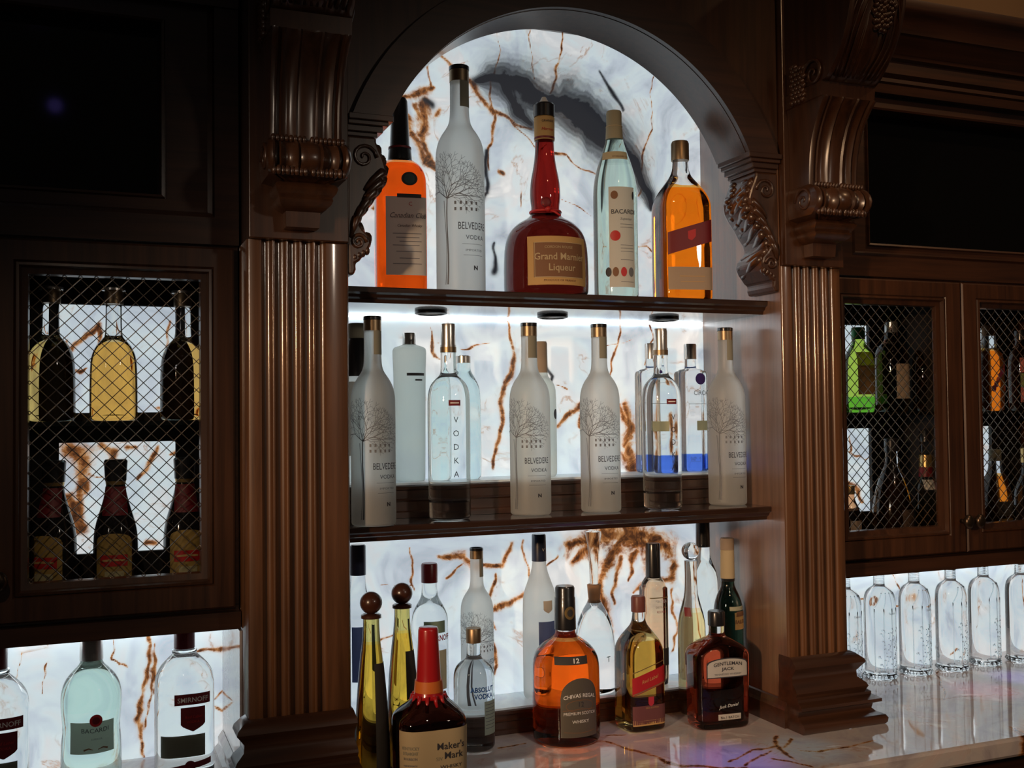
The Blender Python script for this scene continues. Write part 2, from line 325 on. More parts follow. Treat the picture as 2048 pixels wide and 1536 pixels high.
VC = [  # brown veins of the niche, (photo x, photo y, half width in mm)
 [(881, 100, 3), (905, 130, 4), (940, 165, 5), (980, 225, 8), (1000, 235, 6), (1030, 255, 3), (1062, 262, 2)],
 [(1000, 235, 3), (1040, 270, 2), (1065, 300, 1.5), (1130, 305, 1.5), (1160, 328, 2), (1190, 340, 1.5)],
 [(1000, 55, .8), (998, 130, 1.6), (982, 180, 2.5), (978, 260, 2.5), (976, 340, 1.5)],
 [(1068, 60, .7), (1072, 160, 1.5)], [(1135, 50, 1), (1120, 130, 2), (1105, 185, 2.5)],
 [(1317, 150, 1), (1302, 260, 1.6), (1285, 300, 2.6), (1276, 390, 2)],
 [(812, 192, 7), (845, 178, 10), (862, 160, 4)], [(846, 195, 8), (852, 235, 14), (848, 290, 10), (858, 330, 8)], [(835, 205, 4), (845, 230, 6)], [(870, 225, 6), (880, 212, 5)], [(865, 120, 1.5), (855, 165, 2.5)],
 [(820, 225, 4), (828, 280, 10), (840, 320, 8), (862, 345, 8)], [(860, 345, 5), (866, 352, 4)], [(998, 346, 4), (1006, 350, 4)],
 [(1040, 380, 1), (1034, 425, 1.6)], [(1112, 400, 1), (1150, 415, 1.5), (1184, 432, 1)], [(1262, 490, 1), (1290, 495, 1.2), (1308, 512, 1)],
 [(760, 400, 4), (742, 425, 4)], [(955, 385, 2), (968, 400, 2)],
 [(1005, 636, 2), (1012, 690, 4.5), (1011, 750, 4.5), (1000, 800, 5), (991, 860, 4), (984, 940, 3.5)],
 [(1228, 655, 2), (1222, 700, 3), (1216, 755, 2)], [(1286, 650, 2), (1290, 690, 2.5), (1280, 730, 2)], [(1250, 655, 1), (1286, 652, 1)],
 [(1238, 800, 8), (1256, 850, 16), (1250, 900, 16), (1262, 942, 14)], [(1228, 800, 3), (1240, 830, 9)], [(1275, 830, 6), (1280, 900, 7)], [(1105, 850, 4), (1135, 815, 7), (1158, 792, 4), (1150, 845, 5)],
 [(850, 655, 1.5), (868, 708, 4), (876, 716, 2)], [(1160, 790, 1), (1190, 700, .8), (1250, 690, .8)], [(915, 690, .8), (965, 690, 1)], [(1098, 760, 1), (1125, 765, 1.5)],
 [(1140, 1082, 14), (1200, 1072, 26), (1262, 1075, 32), (1325, 1090, 24)], [(1150, 1110, 8), (1180, 1095, 14)], [(1225, 1100, 18), (1205, 1160, 10), (1212, 1225, 12), (1222, 1262, 7), (1228, 1285, 3)], [(1262, 1110, 8), (1258, 1160, 2)], [(1290, 1110, 20), (1300, 1150, 12), (1268, 1190, 3)], [(1335, 1120, 12), (1336, 1150, 12), (1300, 1168, 8)], [(1240, 1120, 6), (1232, 1200, 3)], [(1200, 1180, 4), (1196, 1230, 2)],
 [(880, 1100, 5), (925, 1098, 6), (950, 1125, 6), (1000, 1120, 5), (1022, 1085, 5)], [(985, 1140, 3), (988, 1200, 4), (984, 1250, 3), (992, 1300, 4), (994, 1345, 4)],
 [(988, 1208, 4), (1020, 1195, 8), (1045, 1178, 5)], [(816, 1085, 1.6), (820, 1130, 2), (832, 1180, 2)], [(1043, 1075, 2.2), (1050, 1120, 2), (1056, 1160, 2.4)], [(1086, 1122, 2), (1118, 1095, 2)],
 [(765, 1170, .8), (830, 1165, .8)], [(1000, 1235, 3), (1003, 1245, 2)], [(895, 1145, 2), (925, 1118, 2)], [(770, 1290, 3), (800, 1260, 2)], [(1342, 1170, 3), (1352, 1230, 4), (1345, 1300, 2)], [(1412, 1075, 3), (1416, 1200, 2)],
]
CL = [[(948, 162, 6), (985, 158, 18), (1010, 165, 28), (1050, 178, 34), (1085, 205, 30), (1135, 205, 34), (1180, 240, 38), (1225, 282, 36), (1262, 320, 26), (1290, 385, 11), (1298, 420, 3)],
      [(1010, 170, 16), (1040, 225, 24), (1062, 248, 16)], [(975, 300, 3), (968, 345, 4), (972, 395, 3), (950, 420, 3)], [(845, 195, 4), (862, 205, 5)],
      [(1205, 150, 2), (1230, 190, 4), (1245, 220, 3)], [(985, 500, 2), (975, 560, 5)], [(1065, 700, 2), (1090, 740, 2), (1080, 800, 2)]]
p = onyx_panel('onyx_panel', NX0+.0006, NX1-.0006, .05, 1.40, BY, VC, CL, ONYX, .0027, seed=3)
tag(p, 'tall backlit onyx slab with black cloud and rusty veins inside the niche', 'stone panel')
VL = [[(283, 1275, 3), (290, 1330, 4.5), (282, 1390, 5), (275, 1440, 6), (280, 1480, 5), (282, 1530, 2)], [(296, 1290, 2), (302, 1340, 4), (300, 1400, 2.5), (290, 1460, 1.5)], [(217, 1278, 1), (216, 1318, 1.6), (246, 1332, 1.5)],
      [(216, 1318, 1), (230, 1330, 1.2)], [(380, 1302, 1), (400, 1300, 3), (430, 1298, 4), (459, 1292, 4)], [(425, 1404, 2), (445, 1410, 3), (459, 1412, 4)], [(459, 1360, 2), (440, 1378, 1.5), (425, 1400, 1)], [(40, 1310, 1), (30, 1370, 1)], [(85, 1325, .8), (80, 1400, .8)], [(300, 1345, 1.5), (310, 1385, 2)]]
wing = onyx_panel('onyx_panel', -.50, .2330, .002, .2625, .3165, VL, [], ONYX, .003, seed=5)
tag(wing, 'backlit white onyx splash panel under the left wall cabinet', 'stone panel')
VR = [[(1703, 1190, 2), (1730, 1200, 2), (1760, 1218, 2), (1800, 1210, 1)], [(1785, 1150, 2), (1800, 1185, 1.5)], [(1820, 1185, 6), (1860, 1190, 4)], [(1895, 1300, 3), (1910, 1310, 2)], [(1870, 1300, 2), (1880, 1330, 3)], [(1960, 1170, 1), (1990, 1250, 1)], [(2030, 1180, 2), (2020, 1330, 2)]]
wing2 = onyx_panel('onyx_panel', PR+.0005, 2.45, .002, .2625, .3165, VR, [], ONYX, .003, seed=8)
tag(wing2, 'backlit bluish white onyx splash panel under the right wall cabinet', 'stone panel')
side = onyx_panel('marble_side_panel', -.1215, .1165, 0, .258, 0, [], [], MARB, .006, .004, seed=9)
side.rotation_euler = (0, 0, -math.pi/2); side.location = (.2290, .1835, .002)
tag(side, 'narrow grey white marble strip on the side of the left pilaster, under the left cabinet', 'stone strip')

# ------------------------------------------------------------------ countertop and floor, walls
def px0(p): return onplane(p[0], p[1], 0)
def top_veins():
    L = []
    for ln in ([(1560, 1470, 4), (1555, 1490, 5), (1575, 1505, 4), (1590, 1520, 2)], [(1555, 1490, 4), (1500, 1500, 2.5), (1455, 1520, 2)], [(1540, 1500, 3), (1480, 1530, 2)],
               [(1600, 1500, 2), (1640, 1502, 3), (1700, 1490, 3), (1760, 1478, 2.5)], [(1165, 1480, 2), (1230, 1490, 3), (1320, 1515, 4), (1360, 1530, 6), (1480, 1535, 4)], [(1595, 1475, 2), (1575, 1495, 2.5)],
               [(1000, 1500, 2), (1060, 1490, 2)], [(1620, 1535, 3), (1540, 1515, 3)], [(1250, 1470, 2), (1210, 1475, 2)], [(1850, 1400, 1.5), (2048, 1390, 1.5)], [(1880, 1345, 2), (1890, 1400, 1.5)]):
        Q = []
        for a, b, c in ln:
            d = RA*(a-1024)/FPX+DA*(b-768)/FPX+FA; t = -CAM[2]/d[2]; q = CAM+t*d; Q.append((q[0], q[1], c))
        L.append(Q)
    return L
def countertop():
    x0, x1, y0, y1, st = -.52, 2.5, -.217, .3285, .004
    nx, ny = int((x1-x0)/st), int((y1-y0)/st)
    gx, gy = np.meshgrid(np.linspace(x0, x1, nx), np.linspace(y0+.006, y1, ny)); x = gx.ravel(); y = gy.ravel()
    V = np.stack([x, y, np.zeros_like(x)], 1).tolist(); n = len(V)
    i = (np.arange(nx-1)[None, :]+np.arange(ny-1)[:, None]*nx).ravel(); F = np.stack([i, i+1, i+1+nx, i+nx], 1).tolist()
    prof = [(y0+.002, -.0018), (y0, -.006), (y0, -.030), (y0+.003, -.035)]
    xs = np.linspace(x0, x1, nx)
    prev = list(range(nx))
    for (yy, zz) in prof:
        b = len(V); V += [(a, yy, zz) for a in xs]; cur = list(range(b, b+nx))
        F += [[prev[k+1], prev[k], cur[k], cur[k+1]] for k in range(nx-1)]; prev = cur
    b = len(V); V += [(x0, y1, -.035), (x1, y1, -.035)]; F += [[prev[0], prev[-1], b+1, b], [0, prev[0], b, (ny-1)*nx], [nx-1, ny*nx-1, b+1, prev[-1]]]
    me = bpy.data.meshes.new('marble_countertop'); me.from_pydata(V, [], F); me.materials.append(MARB)
    A = np.array(V); wx, wy = warp(A[:, 0], A[:, 1], 11); out = np.full(len(A), 4.0)
    for ln in top_veins():
        for (ax, ay, wa), (bx, by, wb) in zip(ln[:-1], ln[1:]):
            L2 = (bx-ax)**2+(by-ay)**2+1e-9; t = np.clip(((wx-ax)*(bx-ax)+(wy-ay)*(by-ay))/L2, 0, 1)
            out = np.minimum(out, np.hypot(wx-ax-t*(bx-ax), wy-ay-t*(by-ay))/((wa+(wb-wa)*t)*.0013))
    for xx in (-.3, 1.62, 1.66, 1.83, 2.0, 2.05, 2.3):        # veins that run over the front edge
        out = np.minimum(out, np.hypot((A[:, 0]-xx-.4*(A[:, 1]+.2)-.3*A[:, 2]), np.clip(A[:, 1]+.17, 0, 1))/.010)
    for nm, d in (('vb', out), ('vd', np.full(len(A), 4.0))):
        a = me.attributes.new(nm, 'FLOAT', 'POINT'); a.data.foreach_set('value', d.astype(np.float32))
    o = bpy.data.objects.new('marble_countertop', me); C.objects.link(o)
    return tag(o, 'polished pale marble countertop with dark brown cracks, reflecting purple light', 'countertop')
countertop()
bc = thing('base_cabinet', 'dark wooden bar base below the marble countertop', 'cabinet', (1, 0, -.90))
MB().box(-1.50, 1.48, -.16, .315, 0, .864).build('carcass', WH, bc)
for k in range(5): MB().frame(-1.45+k*.58, -.91+k*.58, .10, .82, [(0, -.16), (0, -.175), (.05, -.175), (.056, -.167), (.07, -.170), (.075, -.163)]).add([(-1.375+k*.58, -.163, .175), (-.985+k*.58, -.163, .175), (-.985+k*.58, -.163, .745), (-1.375+k*.58, -.163, .745)], [(0, 1, 2, 3)]).build('door', WV, bc)
o = MB().box(-3.5, 5, -4.5, .5, -.92, -.90).build('floor', FLOORM); struct(o)
o = MB().box(-3.5, 5, .33, .40, -.90, 3.0).build('wall_back', PLASTER); struct(o)

# ------------------------------------------------------------------ pilasters
def pilaster(x0, x1, a0, label, sides):
    t = thing('fluted_pilaster', label, 'pilaster', ((x0+x1)/2, 0, 0.0005)); c = (x0+x1)/2
    X0, X1 = x0-c, x1-c; pitch = .0216; gw = .0170; pts = [(X0, .004), (X0+.004, 0)]
    for k in range(5):
        s = a0-c+.0038+k*pitch
        for j in range(13):
            th = math.pi*j/12; pts.append((s+gw/2-gw/2*math.cos(th), .0085*math.sin(th)+.0010))
        if k < 4: f_ = pitch-gw; pts += [(s+gw+f_*.22, .0002), (s+gw+f_*.5, 0), (s+gw+f_*.78, .0002)]
    pts += [(X1-.004, 0), (X1, .004), (X1, .315), (X0, .315)]
    MB().prism(pts, 'z', 0, .8875).build('fluted_shaft', WF, t, autos=50)
    MB().box(X0+.002, X1-.002, -.012, .315, .8880, TOP).build('capital_block', WV, t, bevel=.0015)
    pr = [(.004, .135), (.010, .132), (.022, .122), (.024, .116), (.018, .108), (.011, .098), (.012, .086), (.024, .076), (.027, .070), (.024, .064), (.030, .060), (.030, .055), (.037, .052), (.044, .048), (.044, .042),
          (.032, .037), (.030, .028), (.036, .022), (.048, .018), (.052, .012), (.051, .004), (.048, 0)]
    lw, rw = sides; V = []
    for q, (bx, yy) in enumerate(((X0, .03), (X0, 0), (X1, 0), (X1, .03))):
        for o_, z in pr: V.append((bx-(o_-.004)*lw-.001 if q < 2 else bx+(o_-.004)*rw+.001, -o_ if q in (1, 2) else .03, z))
    m_ = len(pr); MB().add(V, [(i*m_+j, i*m_+j+1, (i+1)*m_+j+1, (i+1)*m_+j) for i in range(3) for j in range(m_-1)]).build('moulded_base', WH, t, autos=50)
    s_ = 1 if sides[0] > sides[1] else -1; xa = X1 if s_ > 0 else X0
    MB().box(min(xa, xa+s_*.0004), max(xa, xa+s_*.0004), .0045, .2825, .053, TOP-.17).build('niche_side_lit', WN, t)  # thin sheet with the lightened walnut, light from the onyx painted in
    return t
# profile points out to the right of travel: walk from the left end round the front
def _pil(x0, x1, a0, label, lw, rw):
    t = pilaster(x0, x1, a0, label, (lw, rw))
    return t
PLT = _pil(PL, NX0, .2523, 'dark walnut fluted pilaster to the left of the arched niche', 1, .18)
PRT = _pil(NX1, PR, 1.2665, 'walnut fluted pilaster lit warm, to the right of the arched niche', .10, 1)

# ------------------------------------------------------------------ big scrolled corbels
def corbel(loc, label):
    t = thing('scrolled_corbel', label, 'corbel', loc)
    # (z, front depth, half width, reed amplitude)
    S = [(.903, .020, .024, 0), (.904, .027, .026, 0), (.928, .029, .027, 0), (.931, .040, .034, 0), (.937, .052, .040, 0), (.943, .058, .042, 0), (.947, .052, .041, 0), (.953, .060, .046, 0), (.960, .066, .048, 0), (.966, .060, .046, 0),
         (.970, .050, .040, .3), (.975, .068, .060, 1), (.982, .080, .062, 1.4), (.992, .088, .063, 1.6), (1.002, .090, .064, 1.6), (1.013, .087, .063, 1.6), (1.022, .080, .062, 1.4), (1.030, .068, .060, 1),
         (1.034, .058, .056, .7), (1.045, .058, .056, 1), (1.065, .059, .056, 1), (1.09, .062, .056, 1), (1.115, .068, .057, 1), (1.14, .078, .057, 1), (1.16, .090, .058, 1), (1.175, .101, .059, 1), (1.185, .110, .060, 1), (1.188, .112, .060, .5),
         (1.190, .104, .062, 0), (1.216, .108, .062, 0), (1.218, .116, .060, .6), (1.226, .128, .060, 1), (1.245, .146, .060, 1), (1.27, .165, .061, 1), (1.30, .180, .062, 1), (1.34, .192, .062, 1), (1.40, .198, .062, 1), (1.46, .20, .062, 1), (1.50, .20, .062, 0)]
    nX = 41
    def bump(u):  # side beads, grooves, raised rounded centre
        a = abs(u)
        if a > .80: return .0045*math.sin(math.pi*(1-a)/.20)
        if a > .70: return -.0035
        if a > .34: return .0015-.0055*math.sin(math.pi*(a-.34)/.36)
        if a > .26: return .0035*math.sin(math.pi*(.34-a)/.08)+.0012
        return .0040*math.sqrt(max(0, 1-(u/.26)**2))
    V = []; F = []
    for z, d, hw, am in S:
        for i in range(nX):
            u = -1+2*i/(nX-1); V.append((hw*u, -(d+am*bump(u)), z))
    m = len(S)
    for j in range(m-1):
        for i in range(nX-1): F.append((j*nX+i, j*nX+i+1, (j+1)*nX+i+1, (j+1)*nX+i))
    b = len(V)
    for z, d, hw, am in S: V += [(-hw, 0, z), (hw, 0, z)]
    for j in range(m-1):
        F.append((j*nX, (j+1)*nX, b+2*(j+1), b+2*j)); F.append((j*nX+nX-1, b+2*j+1, b+2*(j+1)+1, (j+1)*nX+nX-1))
    F.append(tuple(range(nX))[::-1]+(b, b+1)); F.append(tuple((m-1)*nX+i for i in range(nX))+(b+2*m-1, b+2*m-2))
    MB().add(V, F).build('scroll_body', WV, t, autos=38)
    g = MB()          # carved grapes on the upper part
    for k in range(46):
        a = k*2.4; r_ = .0035*math.sqrt(k); z = 1.325+r_*1.5*math.sin(a); x = .012+r_*math.cos(a); d = np.interp(z, [s[0] for s in S], [s[1] for s in S])
        g.ball((x, -d-.004, z), .0062, 8, 6)
    g.build('carved_grapes', WV, t, smooth=True)
    for s_ in (-1, 1):
        g = MB()
        for k in range(34): g.ball((s_*.063, -.022-.0105*(k % 4)-.004*((k//4) % 2), 1.195+.0085*(k//4)+rnd.random()*.002), .0062, 7, 5)
        g.build('side_grapes', WV, t, smooth=True)
    l = MB()
    for sx in (-1, 1):
        for k in range(5):
            P = []
            for q in range(9):
                f = q/8; z = 1.222+f*(.10+.01*k); x = sx*(.004+.010*k)*(1-.2*f)+.016*math.sin(f*3)*sx*(.4+.15*k); x = max(-.058, min(.058, x))
                d = np.interp(z, [s[0] for s in S], [s[1] for s in S]); P.append((x, -d-.001, z))
            l.tube(P, .0032, 6, .4)
        # side spirals
        for cz, cy, R in ((1.003, -.050, .026), (1.235, -.085, .030)):
            l.tube([(sx*.0635, cy+R*(1-i/26)*math.cos(i*.42), cz+R*(1-i/26)*math.sin(i*.42)) for i in range(26)], .0035, 6, .6)
        for k in range(8):    # leaf tips hanging over the roll
            x = sx*(.006+.0068*k); l.ball((x, -.083+.002*(k % 2), .980), .0046, 7, 5, (1, 1, 1.7)); l.ball((x, -.074, 1.031), .0042, 7, 5, (1, 1, 1.4))
    l.build('acanthus_leaves', WV, t, smooth=True)
    return t
corbel(((PL+NX0)/2, -.0125, 0), 'dark carved scroll corbel high on the left pilaster')
corbel(((NX1+PR)/2, -.0125, 0), 'carved scroll corbel with grapes high on the right pilaster')

# ------------------------------------------------------------------ arch, its corbels
zb = 1.104
th0 = math.asin((zb-ACZ)/AR)
head = thing('arched_header', 'dark walnut arched header board over the top shelf', 'arch', (ACX, 0, 0))
def archm(r0, r1fn, y0, y1, z_lo, n=72):
    a0 = math.asin((z_lo-ACZ)/r0); V = []; F = []
    for i in range(n+1):
        a = math.pi-a0-(math.pi-2*a0)*i/n; x, z = r0*math.cos(a), ACZ+r0*math.sin(a); X, Z = r1fn(a, x, z)
        V += [(x, y0, z), (X, y0, Z), (X, y1, Z), (x, y1, z)]
    for i in range(n):
        for j in range(4): F.append((4*i+j, 4*i+(j+1) % 4, 4*i+4+(j+1) % 4, 4*i+4+j))
    F += [(0, 1, 2, 3), (4*n+3, 4*n+2, 4*n+1, 4*n)]
    return V, F
V, F = archm(AR, lambda a, x, z: (x, TOP), .004, .105, zb)
h = MB().add(V, F); xa = AR*math.cos(th0)
h.box(NX0+.0005-ACX, -xa, .004, .105, zb, TOP); h.box(xa, NX1-.0005-ACX, .004, .105, zb, TOP); h.build('header_board', WV, head, autos=40)
def ringf(r): return lambda a, x, z: (r*math.cos(a), ACZ+r*math.sin(a))
def ring2(r):
    a1 = math.asin((zb-ACZ)/r)
    def f(a, x, z):
        u = (a-(math.pi/2))/(math.pi/2-th0); b = math.pi/2+u*(math.pi/2-a1); return (r*math.cos(b), ACZ+r*math.sin(b))
    return f
V, F = archm(AR+.001, ring2(.447), -.008, .004, zb); MB().add(V, F).build('archivolt', WH, head, autos=40)
MB().box(NX0+.0005-ACX, NX1-.0005-ACX, .105, .2825, 1.40, 1.415).build('niche_ceiling', WH, head)

def side_corbel(s, label):
    """s=+1: on the left niche side, projecting to +x"""
    x0 = NX0+.0005 if s > 0 else NX1-.0005
    t = thing('acanthus_corbel', label, 'corbel', (x0, .0, 0))
    P = [(.838, 0), (.838, .010), (.848, .014), (.858, .013), (.862, .020), (.870, .026), (.880, .034), (.893, .040), (.905, .036), (.915, .026), (.926, .018), (.940, .022), (.955, .034), (.970, .043), (.985, .055), (1.000, .064), (1.018, .067), (1.035, .062), (1.050, .055), (1.062, .050), (1.070, .050)]
    poly = [(s*p, z) for z, p in P]+[(0, 1.070)]
    MB().prism(poly, 'y', .006, .098).build('carved_body', WV, t, bevel=.004)
    cp = MB()
    for (o_, za, zb_) in ((.052, 1.070, 1.077), (.060, 1.077, 1.087), (.068, 1.087, 1.094), (.075, 1.094, 1.1038)):
        a, b = (0, s*o_) if s > 0 else (s*o_, 0); cp.box(a, b, .008-(o_-.052)*.8, .1, za, zb_)
    cp.build('moulded_cap', WH, t, bevel=.001)
    l = MB()
    c1 = (s*.028, 1.035); c2 = (s*.018, .893)
    for (cx, cz), R in ((c1, .022), (c2, .014)):
        for yy in (.005, .099): l.tube([(cx+s*R*(1-i/22)*math.cos(i*.5), yy, cz+R*(1-i/22)*math.sin(i*.5)) for i in range(21)], .0034, 6, .7)
    zz = [p[0] for p in P]; pp = [p[1] for p in P]
    for k in range(6):       # curling leaves on the front face of the bracket
        z0 = 1.012-.016*k; e = float(np.interp(z0, zz, pp))
        l.tube([(s*(e*(1-.50*q/7)-.005), .007-.004*math.sin(q/7*3.1), z0-.022*(q/7)-.010*(q/7)**2) for q in range(8)], .0085, 8, .35)
    for k in range(10):      # leaf folds wrapping the edge
        z0 = 1.052-.0165*k; Q = []
        for q in range(8): zq = z0-.004*q; Q.append((s*(float(np.interp(zq, zz, pp))-.004+.003*math.sin(q*.9)), .012+.011*q, zq))
        l.tube(Q, .0092, 9, .6)
    for k in range(9):       # leaf tips along the edge
        z = .965+.011*k; l.ball((s*(np.interp(z, zz, pp)+.001), .02+.008*(k % 3), z), .006, 7, 5, (1, 2.2, 1.2)); l.ball((s*(np.interp(z, zz, pp)-.002), .07+.006*(k % 3), z+.004), .006, 7, 5, (1, 2.2, 1.2))
    for k in range(4): l.ball((s*(.012+.007*k), .012, .868+.004*k), .0055, 7, 5, (1, 1.5, 1.4))
    l.build('acanthus_leaves', WV, t, smooth=True)
    return t
side_corbel(1, 'small carved leaf corbel under the left foot of the arch')
side_corbel(-1, 'small carved leaf corbel under the right foot of the arch')

# ------------------------------------------------------------------ niche shelves and display ledges
def shelf(z0, z1, label, yb):
    t = thing('niche_shelf', label, 'shelf', ((NX0+NX1)/2, 0, z0))
    W = (NX1-NX0)/2-.0006; h = z1-z0
    poly = [(yb, 0), (.062, 0), (.060, .006), (.055, .009), (.052, .014), (.046, .017), (.045, h-.002), (.047, h), (yb, h)]
    MB().prism(poly, 'x', -W, W).build('board', WS, t)
    return t
s1 = shelf(S1B, S1T, 'dark moulded upper shelf of the niche, three black puck lights under it', .2825)
s2 = shelf(S2B, S2T, 'dark moulded lower shelf of the niche carrying frosted bottles', .2825)
for k, (px, py) in enumerate(((862, 622), (1105, 630), (1328, 635))):
    d = RA*(px-1024)/FPX+DA*(py-768)/FPX+FA; tt = (S1B-CAM[2])/d[2]; q = CAM+tt*d
    pl = thing('puck_light', ['leftmost', 'middle', 'rightmost'][k]+' black round puck light under the upper niche shelf', 'light', (q[0], q[1], S1B-.0002), 0, 'puck lights under the niche shelf')
    MB().add(*(lambda n=28: ([(.030*math.cos(2*math.pi*i/n), .030*math.sin(2*math.pi*i/n), z) for z in (0, -.005) for i in range(n)]+[(.024*math.cos(2*math.pi*i/n), .024*math.sin(2*math.pi*i/n), z) for z in (-.007, -.004) for i in range(n)],
        [(a*n+i, a*n+(i+1) % n, (a+1)*n+(i+1) % n, (a+1)*n+i) for a in range(3) for i in range(n)]))()).build('rim', BLACK, pl, autos=40)
    MB().prism([(.0235*math.cos(2*math.pi*i/28), .0235*math.sin(2*math.pi*i/28)) for i in range(28)], 'z', -.0045, -.001).build('lens', SILV, pl)
def ledge(z0, z1, yf, label):
    t = thing('display_riser', label, 'riser', ((NX0+NX1)/2, 0, z0+.0005)); W = (NX1-NX0)/2-.0008; h = z1-z0-.0005
    poly = [(.2822, 0), (yf-.004, 0), (yf-.004, h*.16), (yf, h*.2), (yf, h*.45), (yf-.003, h*.5), (yf, h*.55), (yf, h-.014), (yf-.004, h-.012), (yf-.005, h-.006), (yf-.002, h-.004), (.2822, h-.004)]
    MB().prism(poly, 'x', -W, W).build('riser_front', WH, t)
    MB().box(-W, W, yf-.002, .2822, h-.0038, h).build('riser_top', WHITEST, t)
    return t
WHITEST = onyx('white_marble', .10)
ledge(S2T, .4835, .165, 'low stepped riser with white top at the back of the lower niche shelf')
ledge(0, .050, .188, 'low stepped riser with white top at the back of the counter, inside the niche')
for s in (0, 1):
    t = MB(); x = NX0+.0006 if s == 0 else NX1-.0006; e = 1 if s == 0 else -1
    t.prism([(x, 0), (x+e*.010, 0), (x+e*.010, .034), (x+e*.007, .040), (x+e*.004, .050), (x, .052)], 'y', .002, .182)
    tag(t.build('skirting_strip', WH), ['narrow wooden skirting at the foot of the left niche side', 'narrow wooden skirting running back at the foot of the right niche side'][s], 'moulding')
# LED strips that wash the stone
def led(x0, x1, y, z, label):
    o = MB().box(x0, x1, y-.004, y, z-.003, z).build('led_strip', LED); return tag(o, label, 'light strip', 'led strips above the stone')
led(NX0+.004, NX1-.004, BY-.001, S1B-.0005, 'thin glowing light strip at the back under the upper niche shelf')
led(NX0+.004, NX1-.004, BY-.001, S2B-.0005, 'thin glowing light strip at the back under the lower niche shelf')

# ------------------------------------------------------------------ wall cabinets
FY = .092
def door_(x0, x1, z0, z1, mx0, mx1, mz0, mz1, knobx, root, seed):
    """parts are modelled in the cabinet's own space"""
    w_ = MB()
    il, ir, ib, it = mx0-x0, x1-mx1, mz0-z0, z1-mz1
    prof = [(0, FY), (0, FY-.016), (.003, FY-.019), ('m', FY-.019), ('n', FY-.016), ('o', FY-.020), ('p', FY-.021), ('q', FY-.013), ('r', FY-.010), ('s', FY-.004), ('s', FY)]
    V = []; F = []
    off = dict(m=.022, n=.020, o=.018, p=.014, q=.011, r=.002, s=0)
    for d, y in prof:
        if isinstance(d, str): q = off[d]; a = (mx0-q, mz0-q, mx1+q, mz1+q)
        else: a = (x0+d, z0+d, x1-d, z1-d)
        V += [(a[0], y, a[1]), (a[2], y, a[1]), (a[2], y, a[3]), (a[0], y, a[3])]
    n = len(prof)
    for k in range(n-1):
        for i in range(4): F.append((4*k+i, 4*k+(i+1) % 4, 4*k+4+(i+1) % 4, 4*k+4+i))
    for i in range(4): F.append((4*(n-1)+i, 4*(n-1)+(i+1) % 4, (i+1) % 4, i))
    d = w_.add(V, F).build('door', WV, root, autos=30)
    m = MB(); y = FY-.003; p = .0233; W, H = mx1-mx0, mz1-mz0; r = .00085
    k = -int(H/p)-2
    while k*p < W+H:
        c = k*p
        for sgn in (1, -1):
            # line x = c + t, z = t (or mirrored), clipped to the opening
            t0 = max(0, -c); t1 = min(H, W-c)
            if t1-t0 > .004:
                za, zb_ = (t0, t1) if sgn > 0 else (H-t0, H-t1)
                A = (mx0+c+t0, y+sgn*r*.6, mz0+za); B = (mx0+c+t1, y+sgn*r*.6, mz0+zb_)
                m.tube([A, B], r, 4)
        k += 1
    m.build('wire_mesh', WIRE, d)
    if knobx is not None:
        kz = z0+.068; kb = MB(); kb.tube([(knobx, FY-.019, kz), (knobx, FY-.034, kz)], .005, 10); kb.ball((knobx, FY-.040, kz), .0125, 14, 10, (1, .75, 1.25))
        kb.build('knob', PEWTER, d, smooth=True)
    return d
